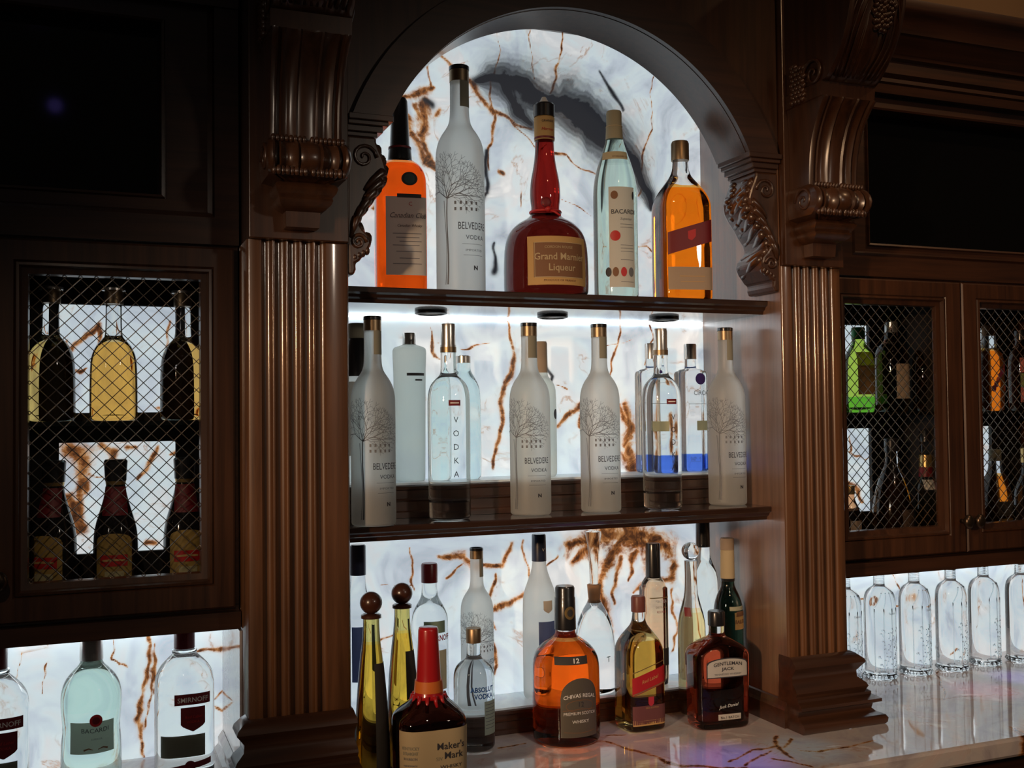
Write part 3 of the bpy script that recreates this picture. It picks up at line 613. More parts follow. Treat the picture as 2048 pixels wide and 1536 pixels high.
def cabinet(name_label, x0, x1, doors, wins, tv, rz, crown, glass_shelf_z=.603):
    t = thing('wall_cabinet', name_label, 'cabinet', ((x0+x1)/2, 0, 0)); cx = (x0+x1)/2
    def L(b): b.v = [(v[0]-cx, v[1], v[2]) for v in b.v]; return b
    zt = 1.30
    # carcass: sides, floor, mid, top, face frame
    b = MB(); b.box(x0, x0+.012, FY, .262, .30, zt); b.box(x1-.012, x1, FY, .262, .30, zt); b.box(x0, x1, FY, .262, .263, .2995); b.box(x0+.012, x1-.012, FY, .262, .884, .900); b.box(x0+.012, x1-.012, FY, .262, zt-.02, zt)
    b.box(x0, x1, .070, FY-.0005, .263, .291)
    L(b).build('carcass', WH, t)
    # back panel with lit openings
    b = MB(); xs = [x0+.012]+[v for wn in wins for v in wn[:2]]+[x1-.012]
    zs = [(.2998, .375), (.566, .617), (.804, .8838)]
    for za, zb_ in zs: b.box(x0+.012, x1-.012, .262, .272, za, zb_)
    for i in range(0, len(xs), 2):
        for za, zb_ in ((.375, .566), (.617, .804)): b.box(xs[i], xs[i+1], .262, .272, za, zb_)
    L(b).build('back_panel', CABBLK, t)
    b = MB(); b.box(x0+.0125, x1-.0125, FY+.002, .2615, glass_shelf_z-.008, glass_shelf_z-.001); L(b).build('glass_shelf', GSHELF, t)
    for dx in doors[0]: b = MB().box(dx-.010, dx+.010, FY, .26, .2998, .8838); L(b).build('divider', CABBLK, t)
    # upper surround of the television
    tx0, tx1, tz0, tz1 = tv; b = MB()
    fx0, fx1, fz0, fz1 = x0, x1, .889, 1.325; mx0, mx1, mz0, mz1 = tx0-.074 if tx0-.074 > x0+.02 else tx0-.05, min(tx1+.074, x1-.040), .943, 1.285
    if tx0-x0 < .2: mx0 = tx0-.046
    rects = [((fx0, fz0, fx1, fz1), FY), ((fx0, fz0, fx1, fz1), FY-.014), ((mx0-.010, mz0-.010, mx1+.010, mz1+.010), FY-.014), ((mx0-.006, mz0-.006, mx1+.006, mz1+.006), FY-.018), ((mx0-.002, mz0-.002, mx1+.002, mz1+.002), FY-.008),
             ((mx0, mz0, mx1, mz1), FY-.002), ((tx0-.008, tz0-.008, tx1+.008, tz1+.008), FY-.002), ((tx0-.006, tz0-.006, tx1+.006, tz1+.006), FY-.008), ((tx0-.002, tz0-.002, tx1+.002, tz1+.002), FY-.006), ((tx0, tz0, tx1, tz1), FY+.004), ((tx0, tz0, tx1, tz1), FY+.03)]
    V = []; F = []
    for (a, c, d, e), y in rects: V += [(a, y, c), (d, y, c), (d, y, e), (a, y, e)]
    for k in range(len(rects)-1):
        for i in range(4): F.append((4*k+i, 4*k+(i+1) % 4, 4*k+4+(i+1) % 4, 4*k+4+i))
    L(b.add(V, F)).build('television_surround', WH, t, autos=30)
    for (dx0, dx1, m0, m1, kx) in doors[1]:
        d = door_(dx0-cx, dx1-cx, .297, .8835, m0-cx, m1-cx, .357, .829, kx-cx if kx else None, t, 1)
    # crown
    cr = [(.074, 1.282), (.070, 1.300), (.066, 1.304), (.066, 1.312), (.058, 1.320), (.056, 1.345), (.048, 1.350), (.045, 1.358), (.030, 1.372), (.022, 1.388), (.018, 1.392), (.016, 1.400), (-.002, 1.425), (-.008, 1.432), (-.010, 1.436), (-.010, 1.453), (-.004, 1.456)]
    poly = [(y, z) for y, z in cr]+[(.26, 1.456), (.26, 1.305), (.091, 1.305), (.091, 1.282)]
    L(MB().prism(poly, 'x', x0, x1)).build('crown_moulding', WH, t, autos=30)
    # onyx seen through the openings
    for wn, vs in zip(wins, wn_veins): pass
    return t
GSHELF = glass('shelf_glass', (.75, .92, .86))
wn_veins = []
cabinet('dark walnut wall cabinet with brass wire mesh doors, at the left of the photo', -.505, .2315, ([-.1405], [(-.504, -.142, -.449, -.197, -.157), (-.139, .2235, -.083, .169, -.122)]), [(-.409, -.219), (-.045, .145)], (-.42, .109, .969, 1.247), 0, True)
cabinet('walnut wall cabinet with two brass wire mesh doors meeting, at the right of the photo', PR+.002, 2.152, ([1.773], [(1.401, 1.7715, 1.466, 1.706, 1.757), (1.7745, 2.1455, 1.836, 2.079, 1.789)]), [(1.491, 1.681), (1.857, 2.047)], (1.540, 2.075, .963, 1.247), 0, True)
WV_ = {  # veins of the cabinets' own lit onyx
 'L': [[(122, 700, 3), (165, 665, 3), (198, 640, 5), (205, 690, 1.5)], [(122, 690, 5), (135, 672, 3)], [(128, 725, 1), (155, 730, 4), (175, 722, 1)], [(340, 640, 2), (332, 700, 1.5)], [(300, 810, 1), (330, 820, 5)],
       [(125, 890, 14), (150, 900, 16), (150, 935, 13), (165, 965, 7)], [(190, 886, 8), (212, 895, 8), (212, 930, 3)], [(240, 890, 4), (262, 892, 3)], [(130, 990, 13), (150, 1015, 12), (165, 1045, 10), (150, 960, 8)], [(165, 935, 1.5), (200, 940, 1.5)], [(310, 890, 3), (290, 930, 5), (270, 960, 2)], [(345, 895, 4), (330, 910, 2)], [(285, 1085, 5), (305, 1092, 6)]],
 'R': [[(1700, 905, 2), (1735, 915, 1.5), (1745, 913, 1)], [(1700, 965, 7), (1722, 975, 6), (1735, 1000, 4)], [(1700, 870, 2), (1704, 900, 3)]]}
for nm, x0, x1, k, lab in (('onyx_panel', -.115+.05, .165, 'L', 'backlit onyx with red brown blotches inside the left wall cabinet'), ('onyx_panel', 1.47, 2.07, 'R', 'backlit onyx glimpsed behind the bottles inside the right wall cabinet'), ('onyx_panel', -.43, -.20, 'L', None)):
    if lab is None: continue
    o = onyx_panel(nm, x0, x1, .33, .84, .280, WV_[k], [], ONYX, .003, .01, seed=4); tag(o, lab, 'stone panel')
for x, w_, lab in ((-.50, .73, 'thin glowing light strip under the left wall cabinet'), (PR+.004, 1.05, 'thin glowing light strip under the right wall cabinet')):
    o = MB().box(x, x+w_, .290, .302, .2515, .2615).build('led_strip', LED); tag(o, lab, 'light strip')
def television(x0, x1, z0, z1, label):
    t = thing('television', label, 'television', ((x0+x1)/2, .128, (z0+z1)/2)); W, H = (x1-x0)/2+.004, (z1-z0)/2+.004
    MB().box(-W, W, .002, .04, -H, H).build('housing', BEZEL, t)
    MB().frame(-W, W, -H, H, [(0, .002), (0, -.004), (.006, -.004), (.007, -.001), (.007, .001)]).build('bezel', BEZEL, t)
    MB().box(-W+.007, W-.007, -.001, .0018, -H+.007, H-.007).build('screen', SCREEN, t)
television(-.42, .109, .969, 1.247, 'black switched off television above the left cabinet, a small violet glint in it')
television(1.540, 2.075, .963, 1.247, 'black switched off television above the right cabinet door')
# base strip below the left onyx, beside the pilaster
o = MB().prism([(.2285, 0), (.214, 0), (.214, .010), (.220, .016), (.220, .028), (.2285, .040)], 'y', .066, .300).build('marble_skirting', MARB); tag(o, 'grey moulded marble skirting at the foot of the left pilaster side', 'moulding')
a = o.data.attributes.new('vb', 'FLOAT', 'POINT'); a.data.foreach_set('value', [4.0]*len(o.data.vertices)); a = o.data.attributes.new('vd', 'FLOAT', 'POINT'); a.data.foreach_set('value', [4.0]*len(o.data.vertices))
for o in bpy.data.objects:          # marble pieces without their own vein maps
    if o.type == 'MESH' and any(m in (MARB, ONYX, WHITEST) for m in o.data.materials) and 'vb' not in o.data.attributes:
        for nm in ('vb', 'vd'):
            a = o.data.attributes.new(nm, 'FLOAT', 'POINT'); a.data.foreach_set('value', [4.0]*len(o.data.vertices))
# violet lamp in the room, seen as a glint in the left screen
# ------------------------------------------------------------------ bottles
def chaikin(P, it=2):
    """P = [(z, rx, ry, corner?)]; corners stay sharp"""
    P = [tuple(p)+(0,)*(4-len(p)) if len(p) < 4 else tuple(p) for p in P]
    for _ in range(it):
        Q = [P[0]]
        for i in range(1, len(P)-1):
            p, a, b = P[i], P[i-1], P[i+1]
            if p[3]: Q.append(p); continue
            Q.append(tuple(p[k]*.75+a[k]*.25 for k in range(3))+(0,)); Q.append(tuple(p[k]*.75+b[k]*.25 for k in range(3))+(0,))
        Q.append(P[-1]); P = Q
    return P
class Body:
    """a closed lofted solid: profile [(z, rx, ry, corner)], superellipse exponent n (2 = round)"""
    def __init__(s, prof, n=2.0, k=1.0, depth=None, it=2):
        P = []
        for p in prof:
            z, r = p[0], p[1]; c = p[2] if len(p) > 2 else 0
            P.append((z*k, r*k, r*k*(depth(z) if callable(depth) else depth or 1), c))
        s.P = chaikin(P, it); s.n = n; s.z = [p[0] for p in s.P]
        zs = []; s.rx = []; s.ry = []
        for i, p in enumerate(s.P):      # monotone table for surface look-ups
            if zs and p[0] <= zs[-1]+1e-5: continue
            zs.append(p[0]); s.rx.append(p[1]); s.ry.append(p[2])
        s.zt = zs
    def exp(s, z):
        return s.n(z) if callable(s.n) else s.n
    def mesh(s, seg=48):
        V = []; F = []; m = len(s.P)
        for z, rx, ry, _ in s.P:
            e = 2/s.exp(z)
            for i in range(seg):
                a = 2*math.pi*(i+.5)/seg; ca, sa = math.cos(a), math.sin(a)
                V.append((rx*math.copysign(abs(ca)**e, ca), ry*math.copysign(abs(sa)**e, sa), z))
        for j in range(m-1):
            for i in range(seg): F.append((j*seg+i, j*seg+(i+1) % seg, (j+1)*seg+(i+1) % seg, (j+1)*seg+i))
        V += [(0, 0, s.P[0][0]+(.004 if s.P[0][0] < .001 else 0)), (0, 0, s.P[-1][0])]
        for i in range(seg): F.append((len(V)-2, (i+1) % seg, i)); F.append((len(V)-1, (m-1)*seg+i, (m-1)*seg+(i+1) % seg))
        return V, F
    def surf(s, u, z, off=.0005):
        rx, ry = np.interp(z, s.zt, s.rx)+off, np.interp(z, s.zt, s.ry)+off; n = s.exp(z)
        if n <= 2.01 and abs(rx-ry) < 1e-4: a = u/rx; return (rx*math.sin(a), -rx*math.cos(a), z)
        key = (round(rx, 4), round(ry, 4), round(n, 2)); T = s.__dict__.setdefault('T', {})
        if key not in T:
            a = np.linspace(0, math.pi*.95, 120); x = rx*np.abs(np.sin(a))**(2/n); y = -ry*np.sign(np.cos(a))*np.abs(np.cos(a))**(2/n)
            T[key] = (np.concatenate([[0], np.cumsum(np.hypot(np.diff(x), np.diff(y)))]), x, y)
        l, x, y = T[key]; au = abs(u)
        return (math.copysign(np.interp(au, l, x), u), float(np.interp(au, l, y)), z)
def bottle(name, label, loc, body, m, group=None, seg=48, cat='bottle', rz=0):
    t = thing(name, label, cat, loc, rz, group)
    MB().add(*body.mesh(seg)).build('glass_body', m, t, autos=50)
    return t
def cap(t, prof, m, name='cap', seg=32, **k):
    b = Body(prof, it=0, **k); return MB().add(*b.mesh(seg)).build(name, m, t, autos=35)
def patch(t, B, u0, u1, z0, z1, m, name='label', off=.0006, shear=0, shape=None, arch=0, nu=18, nz=10):
    V = []; F = []
    for j in range(nz+1):
        for i in range(nu+1):
            fu, fz = i/nu*2-1, j/nz*2-1
            if shape == 'oval': u_, z_ = fu*math.sqrt(max(0, 1-fz*fz/2)), fz*math.sqrt(max(0, 1-fu*fu/2))
            elif shape == 'shield': u_, z_ = fu*(1 if fz > -.4 else max(0.05, 1-((-.4-fz)/.6)**1.5)), fz
            else: u_, z_ = fu, fz
            u = (u0+u1)/2+(u1-u0)/2*u_; z = (z0+z1)/2+(z1-z0)/2*z_+shear*(u-(u0+u1)/2)
            if arch and fz > 0: z += arch*fz*(math.sqrt(max(0, 1-fu*fu))-1)
            V.append(B.surf(u, z, off))
    for j in range(nz):
        for i in range(nu): F.append((j*(nu+1)+i, j*(nu+1)+i+1, (j+1)*(nu+1)+i+1, (j+1)*(nu+1)+i))
    return MB().add(V, F).build(name, m, t, smooth=True)
_tc = {}
def glyphs(txt, bold=0):
    if (txt, bold) in _tc: return _tc[(txt, bold)]
    cu = bpy.data.curves.new('lettering', 'FONT'); cu.body = txt; cu.size = 1; cu.align_x = 'CENTER'; cu.resolution_u = 2; cu.offset = bold
    o = bpy.data.objects.new('lettering', cu); C.objects.link(o)
    me = bpy.data.meshes.new_from_object(o.evaluated_get(bpy.context.evaluated_depsgraph_get()))
    V = [tuple(v.co) for v in me.vertices]; F = [tuple(p.vertices) for p in me.polygons]
    bpy.data.objects.remove(o); bpy.data.curves.remove(cu); bpy.data.meshes.remove(me)
    _tc[(txt, bold)] = (V, F); return V, F
def text(t, B, s_, u, z, size, m, sx=1.0, shear=0, bold=0, off=.0011, arc=0, name='lettering', vert=False, italic=0):
    mb = MB(); items = [(s_, u, z)] if not vert else [(c, u, z-i*size*1.55) for i, c in enumerate(s_)]
    for q, uu, zz in items:
        V, F = glyphs(q, bold); W = []
        for v in V:
            x = (v[0]+italic*v[1])*size*sx; y = v[1]*size*.98
            U = uu+x; W.append(B.surf(U, zz+y+shear*x-arc*x*x, off))
        mb.add(W, F)
    return mb.build(name, m, t)
def ribbons(t, B, L, m, name='printed_tree', off=.0009):
    mb = MB()
    for pts0 in L:
        pts = [pts0[0]]
        for a, b in zip(pts0[:-1], pts0[1:]):       # short steps so that long strokes hug the glass
            k = max(1, int(math.hypot(b[0]-a[0], b[1]-a[1])/.003)); pts += [tuple(a[q]+(b[q]-a[q])*(i+1)/k for q in range(3)) for i in range(k)]
        n = len(pts); V = []
        for i, (u, z, w_) in enumerate(pts):
            a = pts[max(i-1, 0)]; b = pts[min(i+1, n-1)]; dx, dz = b[0]-a[0], b[1]-a[1]; l = math.hypot(dx, dz)+1e-9; nx, nz = -dz/l*w_/2, dx/l*w_/2
            V += [B.surf(u+nx, z+nz, off), B.surf(u-nx, z-nz, off)]
        mb.add(V, [(2*i, 2*i+2, 2*i+3, 2*i+1) for i in range(n-1)])
    return mb.build(name, m, t)
def tree_lines(u0, z0, h, spread, seed):
    r = random.Random(seed); L = []
    L.append([(u0+.0012*math.sin(i), z0+.133*i/6, .0026-.00015*i) for i in range(7)])
    L.append([(u0-.004+.0025*math.sin(i*.7), z0+.128*i/6, .0010) for i in range(7)])
    def grow(u, z, ang, ln, w_, d):
        if d == 0 or ln < .002: return
        P = [(u, z, w_)]; n = 3
        for i in range(n):
            ang += r.uniform(-.16, .16); u += ln/n*math.sin(ang); z += ln/n*math.cos(ang); P.append((u, z, w_*(1-.35*(i+1)/n)))
        L.append(P)
        for s_ in (-1, 1):
            grow(u, z, ang+s_*r.uniform(.28, .62), ln*r.uniform(.70, .88), max(.0005, w_*.74), d-1)
        if d > 3: grow(P[1][0], P[1][1], ang+r.choice((-1, 1))*.7, ln*.62, w_*.5, d-2)
    for a in (-.85, -.30, .30, .75, 1.15): grow(u0, z0+.131, a*spread, .0205, .0016, 6)
    return L

CLEAR = (.93, .97, .96)
G_CLEAR = glass('clear_glass', (.96, .985, .98))
G_CLEAR2 = glass('embossed_clear_glass', (.93, .95, .96))
G_GREENISH = glass('pale_green_glass', (.76, .93, .87))
FROST = glass('frosted_glass', (.86, .89, .88), rough=.42, frost=.42)
FROST_G = glass('frosted_green_glass', (.84, .90, .84), rough=.40, frost=.38)

# --- tall frosted bottles with the printed tree
BELP = [(0, .030), (0, .0345), (.003, .0378), (.010, .038), (.205, .038), (.222, .0372), (.236, .034), (.248, .028), (.257, .0215), (.266, .0168), (.280, .0148), (.318, .0146), (.333, .0146), (.333, .0146, 1), (.333, .004, 1)]
def tree_bottle(label, loc, k=1.0, group=None, detail=True, seed=3, uo=-.004):
    B = Body(BELP, k=k); t = bottle('frosted_bottle', label, loc, B, FROST, group)
    cap(t, [(.331*k, .012*k), (.331*k, .0152*k), (.349*k, .0152*k), (.3495*k, .0145*k), (.355*k, .0150*k), (.356*k, .0135*k)], BRONZE, 'cap')
    cap(t, [(.3495*k, .0130*k), (.3495*k, .0158*k), (.3550*k, .0158*k), (.3560*k, .0148*k)], BLKCAP, 'cap_top')
    patch(t, B, .0015*k, .0225*k, .290*k, .331*k, GREYLAB, 'neck_label', .0006, nu=8)
    ribbons(t, B, [[(a*k, b*k, w_*k) for a, b, w_ in ln] for ln in tree_lines(-.015+uo, .012, .245, 1.0, seed)], INKG)
    h = MB()                                     # palace windows beside the tree
    for i in range(5):
        for j in range(2):
            u, z = (-.002+.0085*i+uo)*k, (.124+.0095*j)*k
            V = [B.surf(u+a*k, z+b*k, .0008) for a, b in ((-.0016, 0), (.0016, 0), (.0016, .0048), (-.0016, .0048))]; h.add(V, [(0, 1, 2, 3)])
    h.build('printed_palace', INKG, t)
    ribbons(t, B, [[(-.006*k, .146*k, .0009*k), (.012*k, .1462*k, .0009*k), (.038*k, .146*k, .0009*k)], [(.004*k, .073*k, .0005*k), (.04*k, .073*k, .0005*k)], [(.006*k, .056*k, .0005*k), (.04*k, .056*k, .0005*k)]], INKG, 'printed_lines')
    text(t, B, 'BELVEDERE', .0225*k, .0955*k, .0160*k, INK, .62)
    text(t, B, 'VODKA', .0260*k, .0800*k, .0098*k, INK, .95)
    text(t, B, 'IMPORTED', .0240*k, .0620*k, .0048*k, INKG, 1.3)
    text(t, B, 'N', .026*k, .034*k, .0090*k, INK, 1.1, bold=.05)
    return t
GB = 'frosted bottles with a printed tree on the lower niche shelf'
bp0 = tree_bottle('frosted tree print bottle at the left end of the lower niche shelf', (.453, .067, S2T+.0006), group=GB); bp0.rotation_euler.z = -.22
copy_thing(bp0, (.765, .118, S2T+.0006), 'frosted tree print bottle, second from left on the lower niche shelf', GB, -.62)
copy_thing(bp0, (.906, .109, S2T+.0006), 'frosted tree print bottle, third from left on the lower niche shelf', GB, -.52)
copy_thing(bp0, (1.197, .122, S2T+.0006), 'frosted tree print bottle by the wooden side, right end of lower shelf', GB, -.45)
tree_bottle('tallest frosted tree print bottle, standing on the upper niche shelf', (.633, .12, S1T+.0006), 1.18, uo=-.004).rotation_euler.z = -.38
tree_bottle('small frosted tree print bottle behind the clear blue lettered one', (.699, .236, .0506), .84)

# --- clear bottles with vertical lettering
def vodka(label, loc, rz=0):
    B = Body([(0, .028), (0, .034), (.004, .0375), (.012, .038), (.06, .0378), (.200, .0385), (.225, .0375), (.240, .033), (.250, .0245), (.257, .0165), (.265, .0138), (.300, .0138), (.302, .0138, 1), (.302, .004, 1)])
    t = bottle('clear_bottle', label, loc, B, G_CLEAR, 'clear bottles with vertical lettering on the lower niche shelf', rz=rz)
    cap(t, [(.298, .010), (.298, .0140), (.312, .0142), (.312, .0132), (.345, .0134), (.350, .0125)], SILV, 'cap')
    cap(t, [(.2985, .0146), (.308, .0147), (.308, .013)], BRONZE, 'cap_band')
    cap(t, [(.2535, .0165), (.2535, .0178), (.2555, .0178), (.2555, .0165)], INKG, 'neck_ring')
    patch(t, B, -.009, .013, .202, .212, MAROON, 'label'); ribbons(t, B, [[(-.006, .207, .0022), (.010, .207, .0022)]], WHITEI, 'small_print', .0011)
    text(t, B, 'VODKA', .004, .172, .0155, INK, .95, vert=True)
    cap(t, [(.004, .0230), (.004, .0345), (.030, .0350), (.034, .030)], glass('base_lens', (.80, .74, .72)), 'thick_base')
    return t
vodka('clear bottle with gold cap and vertical letters, left one on lower shelf', (.604, .111, S2T+.0006), -.10)
vodka('clear bottle with gold cap and vertical letters, right one on lower shelf', (1.040, .109, S2T+.0006), -.02)

# --- upper niche shelf
B = Body([(0, .036), (0, .041), (.004, .0455), (.012, .046), (.195, .046), (.215, .044), (.232, .036), (.242, .022), (.248, .0150), (.262, .0142), (.30, .0140), (.305, .0140, 1), (.305, .004, 1)], n=lambda z: 4.5 if z < .2 else max(2, 4.5-(z-.2)*60), depth=lambda z: .72 if z < .19 else min(1, .72+(z-.19)*5))
t = bottle('whisky_bottle', 'flat bright orange whisky bottle with grey label and long black neck', (.525, .140, S1T+.0006), B, glass('orange_liquor', (.97, .92, .86), (1, .10, .006), .232), rz=-.16)
cap(t, [(.236, .018), (.236, .0225), (.262, .0205), (.266, .0180), (.350, .0145), (.356, .012)], BLKCAP, 'neck_sleeve'); cap(t, [(.262, .0209), (.266, .0206), (.266, .018)], MAROON, 'sleeve_band')
patch(t, B, -.030, .0455, .030, .170, GREYP, 'label'); patch(t, B, -.010, .034, .168, .175, BLACKP, 'label_strip', .0010)
patch(t, B, -.002, .027, .190, .214, BLACKP, 'oval_seal', shape='oval'); patch(t, B, .003, .022, .193, .211, mat('seal_green', (.03, .07, .06), .4), 'seal_centre', .0010, shape='oval')
text(t, B, 'Canadian Club', .010, .132, .0135, INK, .85, italic=.35); text(t, B, 'Canadian Whisky', .012, .116, .0070, INK, .9, italic=.3); text(t, B, 'C', .014, .154, .010, REDI)
for q, z in enumerate((.104, .097, .090, .083, .072, .060, .050)): ribbons(t, B, [[(-.018+.006*(q % 3), z, .0012), (.034-.004*(q % 2), z, .0012)]], INKG, 'small_print')

B = Body([(0, .060), (0, .070), (.004, .078), (.014, .0805), (.070, .0800), (.102, .0775), (.124, .070), (.140, .055), (.150, .036), (.158, .0275), (.172, .0265), (.185, .0285), (.200, .0290), (.222, .0275), (.245, .0228), (.268, .0190), (.30, .0175), (.352, .0172), (.356, .0172, 1), (.356, .004, 1)])
t = bottle('liqueur_bottle', 'round bellied dark red liqueur bottle with tan label and red neck', (.807, .13, S1T+.0006), B, glass('dark_red_liquor', (.22, .010, .008), (.085, .006, .004), .150), seg=64, rz=-.25)
cap(t, [(.345, .016), (.345, .0205), (.368, .0205), (.371, .018)], BLKCAP, 'cap'); cap(t, [(.3705, .008), (.3705, .012), (.378, .007), (.384, .004)], WHITEI, 'stopper_tip')
cap(t, [(.300, .0184), (.300, .0192), (.343, .0198), (.345, .018)], BUFF, 'neck_label'); cap(t, [(.302, .0195), (.306, .0197), (.306, .018)], MAROON, 'neck_band')
NB = Body([(.30, .0196), (.345, .0200)], it=0); text(t, NB, 'GRANDE', .004, .332, .0062, INK); text(t, NB, 'Marnier', .004, .316, .0082, REDI, 1, italic=.2)
rb = MB(); rb.tube([(.0285*math.cos(a), .0285*math.sin(a), .163) for a in np.linspace(0, 6.28, 30)], .0028, 8)
rb.tube([(0, -.030, .163), (.012, -.036, .158), (.022, -.040, .150)], .0024, 6); rb.tube([(0, -.030, .163), (-.01, -.035, .172), (.002, -.034, .178), (.008, -.032, .168)], .0022, 6); rb.ball((0, -.032, .164), .0058)
rb.build('ribbon', REDI, t, smooth=True); sl = MB().ball((-.004, -.034, .176), .010, 14, 10, (1, .35, 1)).build('wax_seal', MAROON, t, smooth=True)
patch(t, B, -.048, .078, .016, .106, BUFF, 'label', nu=30); patch(t, B, -.036, .066, .030, .094, BRNPIC, 'label_panel', .0010, nu=30)
text(t, B, 'Grand Marnier', .016, .062, .0185, CREAM, .92, bold=.012, off=.0015); text(t, B, 'Liqueur', .018, .042, .0185, CREAM, .95, bold=.012, off=.0015)
text(t, B, 'CORDON ROUGE', .012, .083, .0068, CREAM, 1, off=.0015); text(t, B, 'PRODUCE OF FRANCE', .014, .0225, .0052, BRNPIC, 1.2, off=.0012)
ribbons(t, B, [[(-.034, .030, .0012), (.016, .030, .0012), (.064, .030, .0012)], [(-.034, .094, .0010), (.016, .094, .0010), (.064, .094, .0010)], [(-.034, .030, .0010), (-.034, .094, .0010)]], CREAM, 'label_border', .0014)

def tall_rum(label, loc):
    B = Body([(0, .033), (0, .038), (.004, .042), (.012, .043), (.190, .043), (.215, .0425), (.240, .039), (.268, .031), (.292, .0225), (.312, .0165), (.330, .0148), (.352, .0145), (.354, .0145, 1), (.354, .004, 1)])
    t = bottle('rum_bottle', label, loc, B, glass('rum_glass', (.52, .66, .59), (.62, .77, .69), .26), rz=-.45)
    cap(t, [(.312, .0150), (.312, .0172), (.336, .0158), (.338, .0150), (.364, .0150), (.368, .0135)], paper('neck_foil', (.40, .36, .24), .1), 'neck_foil'); cap(t, [(.336, .0162), (.338, .0162), (.338, .014)], CREAM, 'foil_band')
    patch(t, B, -.028, .028, .268, .284, CREAM, 'collar_label', arch=.0); patch(t, B, -.014, .040, .020, .212, WHITEP, 'label', nu=22)
    text(t, B, 'BACARDI', .016, .160, .0125, INK, .98, bold=.01); text(t, B, 'Superior', .020, .148, .0072, INKG, 1, italic=.3); text(t, B, 'ESTABLISHED 1862', .012, .272, .0042, BRNPIC)
    patch(t, B, -.010, .004, .188, .204, BRNPIC, 'gold_medal', .0010, shape='oval'); patch(t, B, .034, .040, .188, .204, INK, 'dark_medal', .0010, shape='oval'); patch(t, B, -.012, .008, .108, .128, REDI, 'red_medal', .0010, shape='oval')
    for q, u in enumerate((-.016, -.002, .014, .030)): patch(t, B, u-.006, u+.006, .040, .058, [INK, BRNPIC, REDI, INKG][q], 'crest', .0010, shape='oval', nu=10, nz=8)
    for z in (.140, .134, .100, .094, .088, .072, .030): ribbons(t, B, [[(.008, z, .0009), (.036, z, .0009)]], INKG, 'small_print')
    return t
tall_rum('tall pale green rum bottle with white label on the upper shelf', (.951, .12, S1T+.0006))

def square_whisky(name, label, loc, k, m, capm, band, band2, H=.333, slope=.30, rz=0):
    B = Body([(0, .040), (0, .048), (.004, .0535), (.012, .0545), (.185, .0545), (.205, .0530), (.225, .046), (.243, .034), (.258, .0235), (.272, .0175), (.286, .0160), (.300, .0155), (.300, .0155, 1), (.300, .004, 1)], n=lambda z: 5 if z < .2*k else max(2, 5-(z/k-.2)*50), k=k, depth=lambda z: .92)
    t = bottle(name, label, loc, B, m, rz=rz)
    cap(t, [(.293*k, .0145*k), (.293*k, .0185*k), (.328*k, .0185*k), (.333*k, .0165*k)], capm, 'cap')
    patch(t, B, -.046*k, .050*k, .105*k, .150*k, band, 'slanted_label', shear=slope, nu=24); patch(t, B, -.046*k, .050*k, .020*k, .066*k, band2, 'lower_label', nu=24)
    return t, B
t, B = square_whisky('whisky_bottle', 'square amber whisky bottle with slanted maroon label, right end of upper shelf', (1.098, .12, S1T+.0006), .965, glass('amber_liquor', (.95, .94, .92), (1, .22, .008), .222), BRONZE, MAROON, TAUPE, rz=-.20)
patch(t, B, -.004, .012, .116, .136, REDI, 'small_print', .001, shear=.3, shape='shield'); patch(t, B, -.022, .030, .0450, .0462, BUFF, 'label_line', .001); patch(t, B, -.020, .028, .0345, .0355, BUFF, 'label_line', .001)

# --- back row of the lower niche shelf (on the riser)
LG = .4842
B = Body([(0, .030), (.004, .034), (.012, .035), (.17, .035), (.20, .031), (.225, .022), (.245, .0165), (.27, .0145), (.275, .0145, 1), (.275, .004, 1)])
t = bottle('clear_bottle', 'white bottle with long black neck sleeve, hidden at the left behind tree bottles', (.4645, .225, LG), B, FROST)
cap(t, [(.195, .0350), (.205, .0335), (.225, .028), (.262, .0185), (.266, .0165)], BLKCAP, 'neck_sleeve'); cap(t, [(.266, .0150), (.266, .0175), (.292, .0175), (.294, .015)], GREYLAB, 'cap')
patch(t, B, -.03, .03, .05, .185, WHITEP, 'label'); text(t, B, 'Sk', -.004, .172, .026, INKG, 1, italic=.3)
B = Body([(0, .024), (0, .027), (.004, .0285), (.20, .0305), (.230, .0315), (.243, .0320), (.250, .030), (.254, .018), (.256, .0125), (.260, .0120, 1), (.260, .004, 1)], it=1)
t = bottle('frosted_bottle', 'slim straight sided frosted bottle with small silver cap, behind the front row', (.5644, .225, LG), B, FROST_G); cap(t, [(.2545, .011), (.2545, .0125), (.276, .0125), (.278, .0115)], SILV, 'cap')
ribbons(t, B, [[(-.014, .199, .0052), (.024, .199, .0052)]], INKG, 'printed_name'); patch(t, B, .002, .018, .187, .190, INKG, 'small_print')
B = Body([(0, .028), (.004, .032), (.012, .033), (.155, .033), (.178, .030), (.195, .021), (.205, .0150), (.212, .0135), (.225, .0135, 1), (.225, .004, 1)])
t = bottle('clear_bottle', 'pale blue clear bottle with stubby silver cap, behind a vertical lettered bottle', (.6712, .222, LG), B, glass('pale_blue_glass', (.80, .93, .94))); cap(t, [(.222, .012), (.222, .0140), (.235, .0140), (.236, .013)], SILV, 'cap')
B = Body([(0, .026), (.004, .0295), (.012, .030), (.160, .030), (.180, .027), (.192, .018), (.200, .0125), (.240, .0115), (.242, .0115, 1), (.242, .004, 1)])
t = bottle('frosted_bottle', 'slim frosted bottle with brown capsule, peeping out behind a tree bottle', (.8336, .222, LG), B, FROST_G); cap(t, [(.204, .0115), (.204, .0135), (.262, .0128), (.266, .0115)], TAUPE, 'capsule'); patch(t, B, .016, .030, .112, .132, INK, 'seal', shape='oval')
